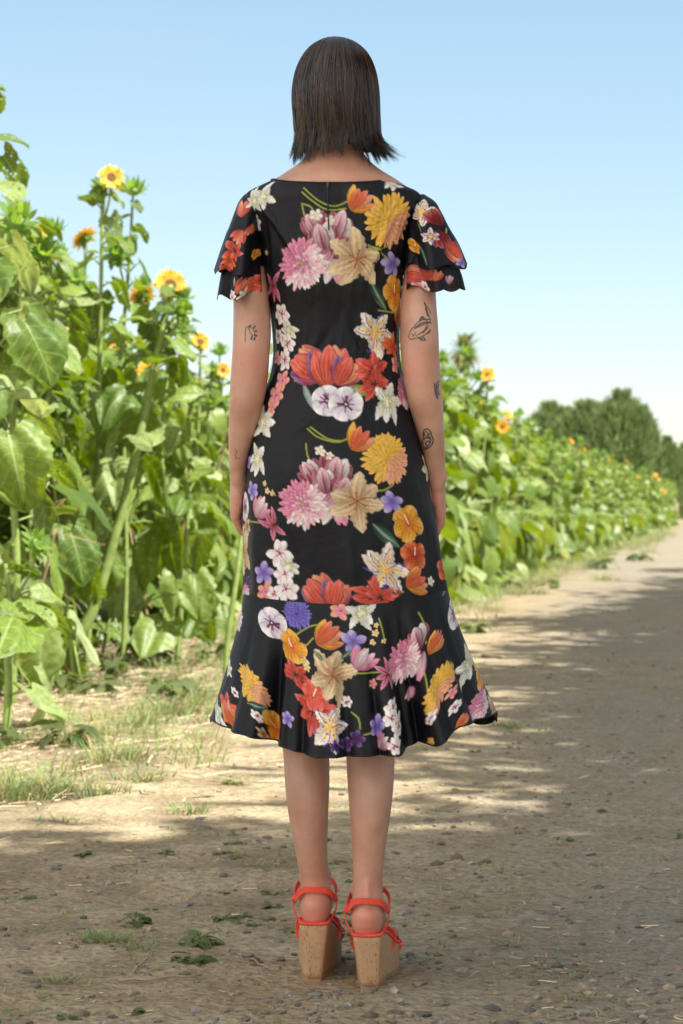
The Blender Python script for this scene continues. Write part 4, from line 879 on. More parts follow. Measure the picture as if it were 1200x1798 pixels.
# each row: type, kind, photo px, py, radius px, rotation degrees (0 = right, 90 = up)
BOD = [('F','s',541,700,34,-70),('F','d',700,362,16,120),('F','d',662,520,30,-65),('S','w',450,392,16,0),('F','l',628,660,26,30),('F','l',632,688,28,-20),
 ('L','wht',462,345,26,30),('L','wht',447,352,24,0),('L','wht',444,385,20,40),('H','o',441,432,18,0),('S','yw',452,415,7,0),('S','yw',457,437,7,1),('S','yw',468,444,5,1),
 ('L','wht',688,322,20,10),('T','m',552,398,26,120),('T','m',590,405,34,75),('T','m',570,425,34,100),('T','mg',583,462,34,-110),('T','m',600,440,26,40),
 ('D','p',530,462,45,20),('D','y',683,385,48,5),('L','tan',628,455,50,22),('T','o',630,354,27,50),('S','v',689,463,22,20),('S','s',555,376,11,0),('S','s',578,386,9,0),
 ('L','orc',480,503,30,80),('S','w',495,553,21,0),('L','wht',507,580,22,10),('S','w',490,590,15,1),('S','w',505,603,18,1),('S','w',500,632,18,2),('S','p',487,628,14,0),('S','v',477,645,12,0),('S','p',497,668,19,1),('S','p',485,694,20,0),
 ('L','wht',462,742,34,60),('S','p',478,715,14,0),('H','y',693,515,30,40),('L','blue',660,585,44,60),('L','org',690,610,26,0),('S','p',695,640,16,0),('T','o',700,560,24,60),
 ('T','c',548,645,40,150),('T','c',575,648,42,95),('T','c',606,655,32,60),('P','',574,704,27,80),('P','',608,710,30,100),('L','red',654,650,38,75),('L','red',658,675,30,260),('L','wht',680,705,35,80),('D','p',712,688,32,0),
 ('L','wht',452,805,31,100),('S','v',437,812,13,0),('F','d',668,812,18,120),('S','v',443,862,18,40),('T','mg',455,893,23,60),('L','orc',480,922,30,70),('L','tan',434,924,18,300),('S','yw',465,848,5,0),('S','yw',470,862,6,0),('S','yw',478,866,5,0),
 ('T','m',548,833,24,130),('T','m',590,830,32,75),('T','m',570,850,30,100),('T','mg',583,890,34,-110),('T','m',600,860,24,60),('D','p',532,886,43,10),('D','y',680,805,45,20),('L','tan',628,880,48,30),('T','o',632,774,27,50),('S','v',688,882,21,20),('S','s',562,792,10,0),('S','s',578,800,7,0),
 ('F','d',676,943,32,-50),('H','y',718,920,33,60),('H','o',729,974,27,30),('L','blue',678,1002,45,70),('T','o',731,1022,26,20),('S','s',757,1020,9,0),('H','o',779,1000,20,0),('L','orc',700,1040,10,0),
 ('S','w',492,972,24,0),('L','wht',507,995,22,10),('S','w',498,1010,20,1),('S','w',503,1035,24,1),('S','v',463,1006,20,20),('S','d',436,1020,11,0),('S','p',467,1040,18,1),('S','w',482,1043,14,1),
 ('T','c',560,1042,34,130),('T','c',590,1046,30,80),('L','red',655,1048,36,80),('L','red',668,1050,28,30)]
RUF = [('D','p',420,1082,30,0),('P','',477,1094,29,80),('D','pu',522,1078,27,0),('S','p',598,1073,18,1),('L','wht',635,1077,29,30),('S','yw',659,1112,7,0),('S','yw',655,1128,6,0),('S','yw',661,1098,5,0),('S','yw',675,1126,5,0),
 ('H','y',513,1135,30,60),('T','o',573,1118,29,40),('S','v',620,1128,23,20),('T','m',735,1125,28,120),('T','mg',735,1170,28,250),('D','p',708,1160,38,0),('T','o',765,1130,24,60),('P','',797,1078,30,30),('F','s',782,1035,20,40),
 ('L','red',520,1185,28,100),('L','red',550,1250,44,240),('H','c',550,1222,28,10),('L','tan',585,1188,47,70),('T','mg',637,1160,26,50),('L','orc',681,1185,27,80),('D','y',440,1205,38,0),('D','y',770,1205,38,20),('L','wht',822,1168,40,120),('D','p',846,1238,33,0),
 ('T','o',403,1256,29,80),('L','wht',402,1172,22,100),('H','y',486,1278,34,70),('L','blue',580,1278,42,60),('S','d',625,1297,16,0),('S','d',608,1306,14,0),('S','d',590,1312,12,0),('S','v',662,1276,22,10),('S','w',690,1245,18,0),('S','w',700,1275,22,1),('S','w',686,1262,16,1),('T','mg',672,1305,18,40),('S','w',695,1310,16,0),('S','w',755,1262,14,0),('H','y',757,1303,11,0),('L','tan',465,1290,16,0),('F','d',455,1243,22,-10),('S','w',412,1215,10,0),('S','p',795,1215,13,0),('S','w',800,1240,14,1),('T','o',812,1268,16,80),('S','w',610,1232,11,0),('S','v',505,1262,13,0),('S','p',655,1200,9,0),('F','d',610,1150,14,30),('F','g',560,1150,12,120),('S','w',452,1258,12,2),('T','mg',720,1215,16,250),('S','s',540,1165,6,0),('S','yw',540,1172,8,0),('S','yw',535,1160,7,0)]
SLU = {-1: [('D','p',403,385,24,0),('T','ro',424,368,22,100),('T','ro',421,415,20,250),('L','red',413,440,26,100),('L','org',404,458,20,60),('L','red',396,478,18,260),('H','y',449,445,17,0),('L','wht',446,352,18,0),('T','ro',441,402,16,260)],
       1: [('L','blue',742,375,34,80),('F','d',738,400,12,90),('T','r',768,382,26,110),('T','r',775,418,28,280),('L','blue',757,415,20,270),('F','d',745,448,24,100),('H','y',728,432,17,0),('T','c',797,440,30,320),('F','l',785,405,8,60),('S','v',812,462,12,0)]}
SLL = {-1: [('H','c',447,500,30,0),('T','ro',425,505,24,30),('L','wht',430,520,22,0),('S','w',408,520,16,0),('F','l',412,495,12,80),('L','red',458,492,20,0)],
       1: [('T','c',728,482,34,170),('T','c',752,482,24,60),('T','ro',768,486,16,60),('S','w',748,505,16,0),('T','mg',790,492,16,80),('L','wht',815,478,8,30),('S','p',735,503,14,0)]}
STEMS = [[(530,338),(548,352),(575,368),(608,366)],[(534,330),(560,352),(590,362),(625,345)],[(531,358),(535,380),(545,398)],[(531,358),(545,362),(552,372)],[(648,430),(665,438),(690,428)],[(648,432),(665,436),(680,452)],
 [(540,752),(560,768),(590,776),(612,770)],[(545,750),(575,770),(600,775)],[(537,780),(540,800),(550,815)],[(645,855),(670,862),(690,852)],[(518,668),(530,665),(540,660)],[(665,545),(685,548),(700,552)],[(435,915),(460,918),(480,920)],[(478,860),(484,870)]]
STEMR = [[(512,1120),(545,1100),(575,1098),(600,1110)],[(512,1135),(535,1135),(550,1120)],[(600,1180),(640,1182),(670,1180)],[(665,1085),(672,1105),(676,1125)],[(735,1075),(745,1095),(748,1130)],[(618,1250),(630,1262),(632,1280)],[(640,1290),(655,1285),(662,1278)],[(745,1180),(752,1230),(752,1262)],[(465,1240),(470,1262),(455,1270)]]
def panel(name, P, base_u, base_v, rows, stems, seed, mat, parent, thick=0, extra=0, free=None, closed=True, blocks=None):
    """P: (nr,nc,3) grid; base_u/base_v: fabric coordinates; prints every row's flower where it sits in view"""
    nr, nc, _ = P.shape; Uc, Vc = base_u, base_v
    cv = Canvas(Uc.min()-.01, Uc.max()+.01, Vc.min()-.01, Vc.max()+.01); rs = np.random.default_rng(seed)
    # facing-the-lens half only
    du = np.gradient(P, axis=1); dv = np.gradient(P, axis=0); N = np.cross(du, dv); sgn = np.sign((N[:, nc//2, 1]).mean())*-1; N = N*sgn
    vis = N[..., 1] < 0.15*np.linalg.norm(N, axis=-1)
    ix = 600+F*P[..., 0]/P[..., 1]; iy = HZ+(CAMZ-P[..., 2])*F/P[..., 1]
    def uvat(px, py):
        d = (ix-px)**2+(iy-py)**2+(~vis)*1e5+(P[..., 1]-4.3)*60; i = np.unravel_index(np.argmin(d), d.shape); return Uc[i], Vc[i]
    if extra:      # flowers on the side and front that the photo does not show
        lim = extra; kinds = [('D','p',44),('D','y',44),('L','tan',45),('T','c',36),('P','',26),('L','blue',42),('H','y',32),('L','wht',30),('T','mg',24),('S','v',20),('S','w',20),('L','red',34)]
        placed = []
        for q in range(600):
            u = rs.uniform(Uc.min(), Uc.max()); v = rs.uniform(Vc.min(), Vc.max())
            if abs(u) < lim(v): continue
            k, kk, r = kinds[rs.integers(len(kinds))]; r = r/902
            if any(math.hypot(u-a, v-b) < .8*(r+c) for a, b, c in placed): continue
            placed.append((u, v, r)); FL[k](cv, u, v, r, rs.random()*6.28, rs, kk) if kk else FL[k](cv, u, v, r, rs.random()*6.28, rs)
    for st in stems: cv.line([uvat(a, b) for a, b in st], .0028, K['lim']*.8)
    for (k, kk, px, py, r, ro) in rows:
        u, v = uvat(px, py); r = r/902*(1.04 if k != 'F' else 1)
        if kk: FL[k](cv, u, v, r, R(ro), rs, kk)
        else: FL[k](cv, u, v, r, R(ro), rs)
    fu = (Uc-cv.u0)*cv.res; fv = (Vc-cv.v0)*cv.res; i0 = np.clip(fu.astype(int), 0, cv.W-2); j0 = np.clip(fv.astype(int), 0, cv.H-2); a_ = np.clip(fu-i0, 0, 1)[..., None]; b_ = np.clip(fv-j0, 0, 1)[..., None]
    col = (cv.a[j0, i0]*(1-a_)+cv.a[j0, i0+1]*a_)*(1-b_)+(cv.a[j0+1, i0]*(1-a_)+cv.a[j0+1, i0+1]*a_)*b_
    me = mesh(name, P.reshape(-1, 3), gridf(nr, nc, False), True, col=col.reshape(-1, 3))
    o = pobj(name, me, mat, parent); return o
m_ = NT('printed_silk'); wv = m_.noise(900, 2)
m_.set(Base_Color=m_.attr(), Roughness=.48); m_.b.inputs['Specular IOR Level'].default_value = .28; m_.b.inputs['Sheen Weight'].default_value = .0; m_.b.inputs['Sheen Roughness'].default_value = .4
m_.bump(m_.math('ADD', wv, m_.math('MULTIPLY', m_.noise(16, 3), 6)), .0008); M['silk'] = m_.m
def arcu(P):        # signed arc length from the centre-back column, per row
    d = np.linalg.norm(np.diff(P, axis=1), axis=-1); c = np.concatenate([np.zeros((P.shape[0], 1)), np.cumsum(d, 1)], 1); mid = P.shape[1]//2; return c-c[:, mid:mid+1]
# bodice: rows 318..1058; columns from centre front round the left side, back (middle), right side
DT = [(318,477,681,4.597,.070),(326,459,705,4.597,.080),(338,436,733,4.597,.090),(350,429,741,4.598,.096),(365,430,741,4.60,.100),(385,440,730,4.602,.106),(420,452,720,4.607,.112),(460,459,713,4.612,.116),(500,465,707,4.617,.118),(560,475,703,4.622,.112),(620,480,703,4.622,.108),(660,474,709,4.62,.108),(700,459,720,4.615,.113),(760,443,736,4.607,.122),(830,433,750,4.60,.131),(900,428,764,4.602,.132),(960,428,775,4.605,.132),(1000,429,781,4.607,.132),(1060,428,790,4.61,.134)]
nr, nc = 470, 560
th = np.linspace(-PI, PI, nc)        # 0 = centre back
def ring_row(pyv, p=2.25):
    l, r_, cy, ry = [interp(pyv, DT, k) for k in (1, 2, 3, 4)]; return l, r_, cy, ry
top = 330-0*th
PYt = np.where(np.abs(th) < PI/2, 331-15*np.abs(np.sin(th))**2.2, 331+22*(np.cos(th) < 0)*np.cos(th)**2-15*np.abs(np.sin(th))**2.2)
PYb = 1058-24*np.clip(np.sin(th), 0, 1)**1.5-14*np.clip(-np.sin(th), 0, 1)**1.5-np.where(np.abs(th) > PI/2, 22*np.cos(th)**2, 0)
tt = np.linspace(0, 1, nr)[:, None]; PYg = PYt[None]*(1-tt)+PYb[None]*tt
l, r_, cy, ry = ring_row(PYg.ravel()); l, r_, cy, ry = [q.reshape(PYg.shape) for q in (l, r_, cy, ry)]
sc_ = 4.6/F; pw = 2.25
S_, C_ = np.sin(th)[None], np.cos(th)[None]
X_ = ((l+r_)/2-600)*sc_+(r_-l)/2*sc_*np.sign(S_)*np.abs(S_)**(2/pw)
Y_ = cy-ry*np.sign(C_)*np.abs(C_)**(2/pw)
Z_ = CAMZ-(PYg-HZ)*sc_
rid = lambda a, y0, sl, wd_, amp, ln: amp*np.exp(-((th[None]-a-sl*(PYg-y0))/wd_)**2)*np.exp(-((PYg-y0)/ln)**2)
# back relief: waist hollow, seat, soft wrinkles
n_w = fbm(th[None]*3+0*PYg, PYg/70, 3, 3)-.45; n_d = fbm(th[None]*9+PYg/90, PYg/160, 3, 8)-.45
rel = .006*n_w+.008*n_d*np.exp(-((PYg-640)/110)**2)+.007*n_d*np.exp(-((PYg-420)/90)**2)
rel += -.004*np.exp(-((th[None])/.14)**2)*np.exp(-((PYg-520)/200)**2)
rel += .0035*np.exp(-((PYg-1000)/80)**2)*np.sin(th[None]*11)
for q_ in [(-.55, 430, .0035, .07, .007, 60), (-.40, 450, .0028, .05, .005, 50), (-.72, 410, .0045, .06, .006, 50), (.62, 440, -.0035, .07, .006, 55), (.30, 600, .004, .06, -.005, 40), (-.25, 620, -.005, .07, -.005, 40), (.0, 650, .006, .09, .005, 30), (-.5, 660, .010, .10, .006, 30), (.5, 650, -.010, .10, .006, 30), (.05, 1000, .0, .05, .006, 60), (-.45, 980, .001, .06, -.006, 60), (.45, 960, -.001, .07, .006, 80), (-.15, 480, .002, .04, .004, 60), (.2, 760, .006, .12, .005, 30), (-.3, 745, -.008, .1, .004, 25)]: rel = rel+rid(*q_)
nrm = np.stack([S_*np.ones_like(PYg), -C_*np.ones_like(PYg)], -1)
X_ = X_+nrm[..., 0]*rel; Y_ = Y_+nrm[..., 1]*rel
PB = np.stack([X_, Y_, Z_], -1)
dress = panel('dress', PB, arcu(PB), Z_, BOD, STEMS, 1, M['silk'], person, extra=lambda v: .235)
dress['label'] = 'black silk dress printed with large colourful flowers'
# ruffle
nr, nc = 250, 1150; th = np.linspace(-PI, PI, nc); t = np.linspace(0, 1, nr)[:, None]
PYs = 1058-24*np.clip(np.sin(th), 0, 1)**1.5-14*np.clip(-np.sin(th), 0, 1)**1.5-np.where(np.abs(th) > PI/2, 22*np.cos(th)**2, 0)
l, r_, cy, ry = ring_row(PYs); S_, C_ = np.sin(th), np.cos(th)
x0 = ((l+r_)/2-600)*sc_+((r_-l)/2*sc_+.001)*np.sign(S_)*np.abs(S_)**(2/pw); y0 = cy-(ry+.001)*np.sign(C_)*np.abs(C_)**(2/pw); z0 = CAMZ-(PYs-HZ)*sc_+.002
# hem ring, measured from the photo
cxh = (622-600)*sc_; rxh = 252*sc_; ryh = .205
hx = cxh+rxh*np.sign(S_)*np.abs(S_)**(2/2.1); hy = 4.615-ryh*np.sign(C_)*np.abs(C_)**(2/2.1)
# folds: x positions (px) of crests toward the viewer and hollows
fold = np.zeros_like(th)
for (px, a, wdt) in [(425, .030, 26), (475, -.050, 13), (492, .012, 10), (560, .022, 45), (640, .012, 40), (700, .020, 20), (722, -.038, 16), (748, -.050, 12), (770, .030, 16), (815, .018, 22), (532, -.016, 9), (612, -.013, 11), (668, -.018, 9), (838, -.018, 9), (406, -.018, 9), (450, .012, 8), (590, .010, 9)]:
    pxs = 600+F*hx/hy; fold += np.where(C_ > 0, a*np.exp(-((pxs-px)/wdt)**2), 0)
fold += np.where(C_ <= 0, .028*np.sin(th*11), 0)*np.clip(-C_*3, 0, 1)
hemz = np.interp(600+F*hx/4.5, [370, 440, 468, 480, 497, 530, 560, 640, 700, 715, 745, 760, 775, 800, 875], [1276, 1290, 1300, 1306, 1308, 1318, 1324, 1322, 1322, 1312, 1304, 1308, 1296, 1276, 1262])
hz_ = CAMZ-(hemz-HZ)*4.45/F; hz_ = np.where(C_ > 0, hz_, hz_*0+(CAMZ-(1270-HZ)*sc_)+.012*np.cos(th*11))
tp = t**1.25
Xr_ = x0[None]*(1-tp)+hx[None]*tp+S_[None]*fold[None]*.5*t**1.3; Yr_ = y0[None]*(1-t**1.1)+hy[None]*t**1.1-C_[None]*fold[None]*t**1.2*1.25; Zr_ = z0[None]*(1-t)+hz_[None]*t
Yr_ = Yr_+.004*(fbm(th[None]*8+0*t, t*3+0*th[None], 3, 12)-.45)*t*4
PRf = np.stack([Xr_, Yr_, Zr_], -1); Vr = -t*.30+0*Zr_
ruf = panel('ruffle', PRf, arcu(PRf), Vr, RUF, STEMR, 2, M['silk'], dress, extra=lambda v: .40)
# flutter sleeves, two layers each
def sleeve(side, rows, flowers, name, seed, ph, dip):
    nr, nc = 170, 420; py = [r[0] for r in rows]; t = np.linspace(0, 1, nr)[:, None]; th = np.linspace(-PI, PI, nc)[None]
    g_ = np.linspace(py[0], py[-1], nr); c = interp(g_, [(r[0], (r[1]+r[2])/2) for r in rows], 1)[:, None]; hw = interp(g_, [(r[0], (r[2]-r[1])/2) for r in rows], 1)[:, None]; ry = interp(g_, [(r[0], r[3]) for r in rows], 1)[:, None]
    S_, C_ = np.sin(th), np.cos(th); w_ = 1+.22*t**1.5*np.sin(th*5+ph)+.04*t*np.sin(th*9+ph*2)
    x = (c-600)*sc_+hw*sc_*S_*(1+.04*t*np.sin(th*6+ph)); y = 4.60-ry*C_*w_; pyy = g_[:, None]+t**2*(dip(S_)+5*np.sin(th*5+ph+1))
    z = CAMZ-(pyy-HZ)*y/F; P = np.stack([x, y, z], -1)
    o = panel(name, P, arcu(P), -t*.2+0*x, flowers, [], seed, M['silk'], dress); return o
dL = lambda S: np.where(S > .2, -(S-.2)*22, 0)+8*(S < -.6)*0
dR = lambda S: np.where(S < -.2, (S+.2)*4, 0)-10*np.clip(S-.6, 0, 1)
sleeve(-1, [(341,430,447,.020),(352,421,456,.040),(370,413,459,.060),(400,401,460,.074),(435,389,461,.082),(478,376,463,.092)], SLU[-1], 'sleeve_upper_layer', 5, .3, dL)
sleeve(-1, [(400,412,454,.060),(440,399,456,.070),(480,388,461,.080),(522,381,464,.086)], SLL[-1], 'sleeve_lower_layer', 6, 1.5, dL)
sleeve(1, [(341,730,745,.020),(352,722,762,.040),(370,716,774,.060),(400,713,789,.074),(430,711,806,.084),(470,709,822,.092)], SLU[1], 'sleeve_upper_layer', 7, 2.2, dR)
sleeve(1, [(400,722,775,.060),(440,717,790,.070),(480,711,810,.080),(508,709,817,.086)], SLL[1], 'sleeve_lower_layer', 8, .9, dR)
blackm = mat_plain('black_trim', (.008, .008, .012), .5, .2)
# hems and neckline piping as rolled edges
def edge_tube(P, r, name):
    m = MB(); m.tube([tuple(p) for p in P[::3]], r, 6, cap=False); pobj(name, m.mesh(name), blackm, dress)
edge_tube(PRf[-1], .0016, 'rolled_hem'); edge_tube(PB[0], .0014, 'neckline_binding')
# zip
bvh = None
m = MB(); zp = W(575, 329, 4.52); i0 = np.argmin(np.abs(600+F*PB[0, :, 0]/PB[0, :, 1]-575)+(PB[0, :, 1] > 4.6)*1e3)
col_ = PB[:60, i0]; m.tube([tuple(p+np.array([0, -.0015, 0])) for p in col_[::6]], [.0012]*10, 6); pobj('zip', m.mesh('zip'), blackm, dress)
m = MB(); p = col_[2]+np.array([0, -.004, 0]); m.tube([p+np.array([0, 0, .004]), p, p-np.array([0, 0, .018])], [.002, .0028, .0014], 6); pobj('zip_pull', m.mesh('zip_pull'), mat_plain('zip_metal', (.05, .05, .06), .3, .1), dress)

# ------------------------------------------------------------------ hair
HT = [(65,588,589,.010),(67,572,604,.030),(71,561,618,.046),(78,549,630,.062),(88,539,641,.076),(100,531,649,.088),(120,522,657,.099),(150,516,663,.106),(180,515,665,.107),(210,517,666,.103),(240,519,668,.097),(262,518,672,.092),(284,516,680,.090)]
HCY = 4.612
hairc = []
m = MB(); cap = []
for py in np.linspace(66, 262, 44):
    l_, r2, ry_ = [float(interp(py, HT, k)) for k in (1, 2, 3)]; tz = CAMZ-(py-HZ)*sc_; th_ = np.linspace(0, 2*PI, 64, endpoint=False); s_, c_ = np.sin(th_), np.cos(th_)
    front = np.clip((-c_-.35)/.4, 0, 1)*np.clip((py-100)/20, 0, 1)      # opens over the face
    f = .955-.17*front*1.0-.03*(py > 250)
    cap.append(np.stack([((l_+r2)/2-600)*sc_+(r2-l_)/2*sc_*s_*f, HCY-ry_*c_*f-.02*front, np.full(64, tz)], -1))
Vc = np.concatenate(cap); fc = gridf(44, 64, True)
# leave the face open
cen = Vc[fc].mean(1); ok = ~((cen[:, 1] > HCY+.045) & (cen[:, 2] < 1.80) & (np.abs(cen[:, 0]-hc.x) < .066))
fc = fc[ok]
m.add(Vc, fc.tolist(), col=np.array([.010, .008, .007]))
rh = np.random.default_rng(11); k = 22; NS = 5200
ncl = 210; clph = rh.uniform(-PI, PI, ncl); clend = rh.normal(-1, 8, ncl); clout = rh.normal(0, 1, ncl); clcol = .25+2.9*rh.random(ncl)**1.6
SV = []; SF = []; SC = []; nb = 0
for i in range(NS):
    c = rh.integers(ncl); ph1 = clph[c]+rh.normal(0, .022); ph1 = (ph1+PI) % (2*PI)-PI
    if abs(ph1) > 2.15: continue
    # root above: strands leave a parting left of the crown
    ph0 = ph1*.90+rh.normal(0, .10); pys = rh.uniform(66, 96) if rh.random() < .75 else rh.uniform(90, 160); pye = 272+clend[c]+rh.normal(0, 3.5)+(1 if abs(ph1) < .6 else 6 if ph1 > .7 else 4)
    if abs(ph1) > 1.7: pye -= 8
    py = pys+(pye-pys)*np.linspace(0, 1, k)**1.15; t = (py-pys)/(pye-pys)
    ph = ph0+(ph1-ph0)*t**.8+.075*np.sin(t*6.5+c*1.7)*t**.7+.02*np.sin(t*9+i)*t
    l_, r2, ry_ = [interp(py, HT, q) for q in (1, 2, 3)]
    lay = rh.uniform(.945, 1.012)+.02*(rh.random() < .03)+.012*np.sin(t*9+c)*t+.024*np.sin(c*3.7)
    flip = np.clip(t-.78, 0, 1)**2*(4.0+1.5*clout[c])*(.030)
    sx_ = np.sin(ph)
    flip = flip*(1.0+2.6*np.clip(sx_-.5, 0, 1)*2)+np.clip(t-.8, 0, 1)*.02*clout[c]
    x = ((l_+r2)/2-600)*sc_+((r2-l_)/2*sc_)*sx_*lay+flip*np.sign(sx_)*np.abs(sx_)**2; y = HCY-ry_*np.cos(ph)*lay-flip*np.cos(ph)*.7
    z = CAMZ-(py-HZ)*sc_+.15*np.clip(flip-.006, 0, 1)
    if ph1 < -1.0: x = x+.3*flip
    P_ = np.stack([x, y, z], -1)
    wd = rh.uniform(.0004, .0014)*np.clip(np.minimum(1.3-t, (1-t)*4+.12), .1, 1)
    tx = np.stack([np.cos(ph), np.sin(ph), 0*t], -1); nn = np.stack([np.sin(ph), -np.cos(ph), 0*t], -1)
    A = P_-tx*wd[:, None]; B = P_+nn*wd[:, None]*.7; C2 = P_+tx*wd[:, None]
    V = np.stack([A, B, C2], 1).reshape(-1, 3); SV.append(V)
    a_ = nb+np.arange(k-1)*3
    for q in range(2): SF.append(np.stack([a_+q, a_+q+1, a_+q+4, a_+q+3], -1))
    nb += k*3
    cl = np.array([.024, .0135, .0095])*clcol[c]*rh.uniform(.7, 1.3); SC.append(np.tile(cl, (k*3, 1)))
m.add(np.concatenate(SV), np.concatenate(SF).tolist(), col=np.concatenate(SC))
m_ = NT('wet_dark_hair'); m_.set(Base_Color=m_.attr(), Roughness=.24); m_.b.inputs['Specular IOR Level'].default_value = .42
m_.bump(m_.noise(1.0, 2, vec=m_.scalev(m_.obj(), (700, 700, 12))), .0006)
ho = pobj('hair', m.mesh('hair'), m_.m); ho['label'] = 'damp dark brown bob flicking out to the right at the ends'

# ------------------------------------------------------------------ tattoos: ink strokes laid on the skin
mw = me = bodyo.data; bv = BVHTree.FromPolygons([v.co+PR for v in me.vertices], [tuple(p.vertices) for p in me.polygons])
ink = mat_plain('tattoo_ink', (.085, .085, .085), .55, .2, 90)
org_ = Vector((0, 0, CAMZ))
def onskin(px, py):
    d = (W(px, py, 4.5)-org_).normalized(); h = bv.ray_cast(org_, d)
    return (h[0]+h[1]*.0004, h[1]) if h[0] is not None and h[0].y < 4.75 else None
def tattoo(strokes, label):
    m = MB()
    for wd, pts in strokes:
        P = spline(pts, max(8, 5*len(pts))); pr = None
        hits = [onskin(*p) for p in P]; V = []; okk = []
        for i, h in enumerate(hits):
            if h is None: okk.append(False); V += [(0, 0, 0)]*2; continue
            j = min(i+1, len(P)-1); d2 = P[j]-P[max(j-1, 0)]; d3 = Vector((d2[0], 0, -d2[1])); s_ = d3.cross(h[1]);
            s_ = s_.normalized() if s_.length > 1e-6 else Vector((1, 0, 0)); w_ = wd*1.15/902/2
            V += [tuple(h[0]-s_*w_), tuple(h[0]+s_*w_)]; okk.append(True)
        Fc = [(2*i, 2*i+1, 2*i+3, 2*i+2) for i in range(len(P)-1) if okk[i] and okk[i+1] and (Vector(V[2*i])-Vector(V[2*i+2])).length < .02]
        if Fc: m.add(V, Fc)
    if m.n: o = pobj('tattoo', m.mesh('tattoo'), ink); o['label'] = label
tattoo([(1.3, [(431,600),(431,585),(433,575),(440,573),(446,580),(449,592)]), (2.6, [(438,576),(440,570)]), (2.6, [(444,578),(449,572)]), (3, [(446,582),(452,581)]), (3, [(446,588),(452,590)]), (3, [(443,590),(441,597)]), (3, [(448,592),(446,598)]), (1.3, [(436,575),(441,586),(445,590)])], 'small line tattoo of a berry sprig on the left upper arm')
fish = [(1.6, [(718,591),(720,583),(726,575),(734,566),(742,562),(750,561),(757,560)]), (1.6, [(718,591),(722,596),(730,594),(738,592),(746,588),(752,584),(757,578)]), (2.5, [(736,566),(741,556),(746,560),(750,563)]), (4, [(740,562),(744,558)]), (1.6, [(757,570),(755,560),(750,545),(745,531),(751,540),(757,550)]), (3.5, [(752,556),(748,540)]), (2.2, [(733,592),(740,597),(747,597),(742,590)]), (3.5, [(737,593),(743,596)]), (1.2, [(722,586),(728,588),(731,583)]), (2, [(725,589),(727,590)]), (3, [(750,586),(756,580)]), (1.3, [(744,585),(750,570),(755,565)])]
for i in range(7): fish.append((1.0, [(727+i*4, 579-i*2), (731+i*4, 575-i*1.5), (735+i*3.5, 571-i*.6)]))
fish += [(2.6, [(728,577),(738,569),(748,566),(755,566)]), (1.2, [(730,590),(742,584),(752,576)]), (1.4, [(734,588),(744,581),(753,572)])]
tattoo(fish, 'shaded tattoo of a carp swimming down the right upper arm')
tattoo([(2, [(762,672),(765,676),(768,672),(772,668)]), (2.5, [(763,674),(764,684),(765,692),(770,698)]), (3, [(767,676),(766,686),(769,694)]), (2.5, [(770,674),(769,684),(772,694)]), (2, [(765,692),(769,702)])], 'dark tattoo wrapping the outer right forearm below the elbow')
bf = [(2.2, [(745,755),(750,753),(756,757),(758,764),(761,772),(759,780),(753,786),(745,789),(740,785),(740,778),(744,770),(743,762),(745,755)]), (2.2, [(749,776),(753,774),(755,778),(752,782),(748,780),(749,776)]), (2.5, [(744,771),(750,768),(756,771)]), (2, [(748,757),(752,762),(750,767)]), (2, [(755,760),(753,766),(757,769)]), (3, [(742,782),(746,786),(752,785)]), (3, [(742,776),(745,780)]), (2, [(757,770),(756,778)]), (3.5, [(745,759),(746,766)])]
tattoo(bf, 'oval black tattoo of a moth wing on the right forearm')
tattoo([(.7, [(414,788),(416,795),(413,800),(417,806)]), (.6, [(412,806),(418,804),(422,806)])], 'faint fine line tattoo above the left wrist')

# ------------------------------------------------------------------ sandals
m_ = NT('cork'); v1 = m_.n('TexVoronoi'); v1.inputs['Scale'].default_value = 1; m_.l(m_.scalev(m_.obj(), (75, 75, 95)), v1.inputs['Vector'])
n3 = m_.noise(1.0, 3, .6, vec=m_.scalev(m_.obj(), (90, 90, 60)), dist=.6); n4 = m_.noise(1.0, 2, .5, vec=m_.scalev(m_.obj(), (420, 420, 110)))
c = m_.mix(n3, (.36, .215, .115), (.52, .335, .19)); c = m_.mix(m_.ramp(v1.outputs['Color'], (.2, .0), (.8, .35)), c, (.52, .30, .15))
c = m_.mix(m_.ramp(n4, (.63, 0), (.67, .85)), c, (.13, .07, .035))
m_.set(Base_Color=c, Roughness=.6); m_.bump(n3, .001); M['cork'] = m_.m
redm = mat_plain('red_suede', (.72, .075, .045), .65, .14, 200, bump=.0004); pinkm = mat_plain('insole', (.50, .30, .20), .6, .1); solem = mat_plain('rubber_sole', (.34, .19, .10), .7, .2)
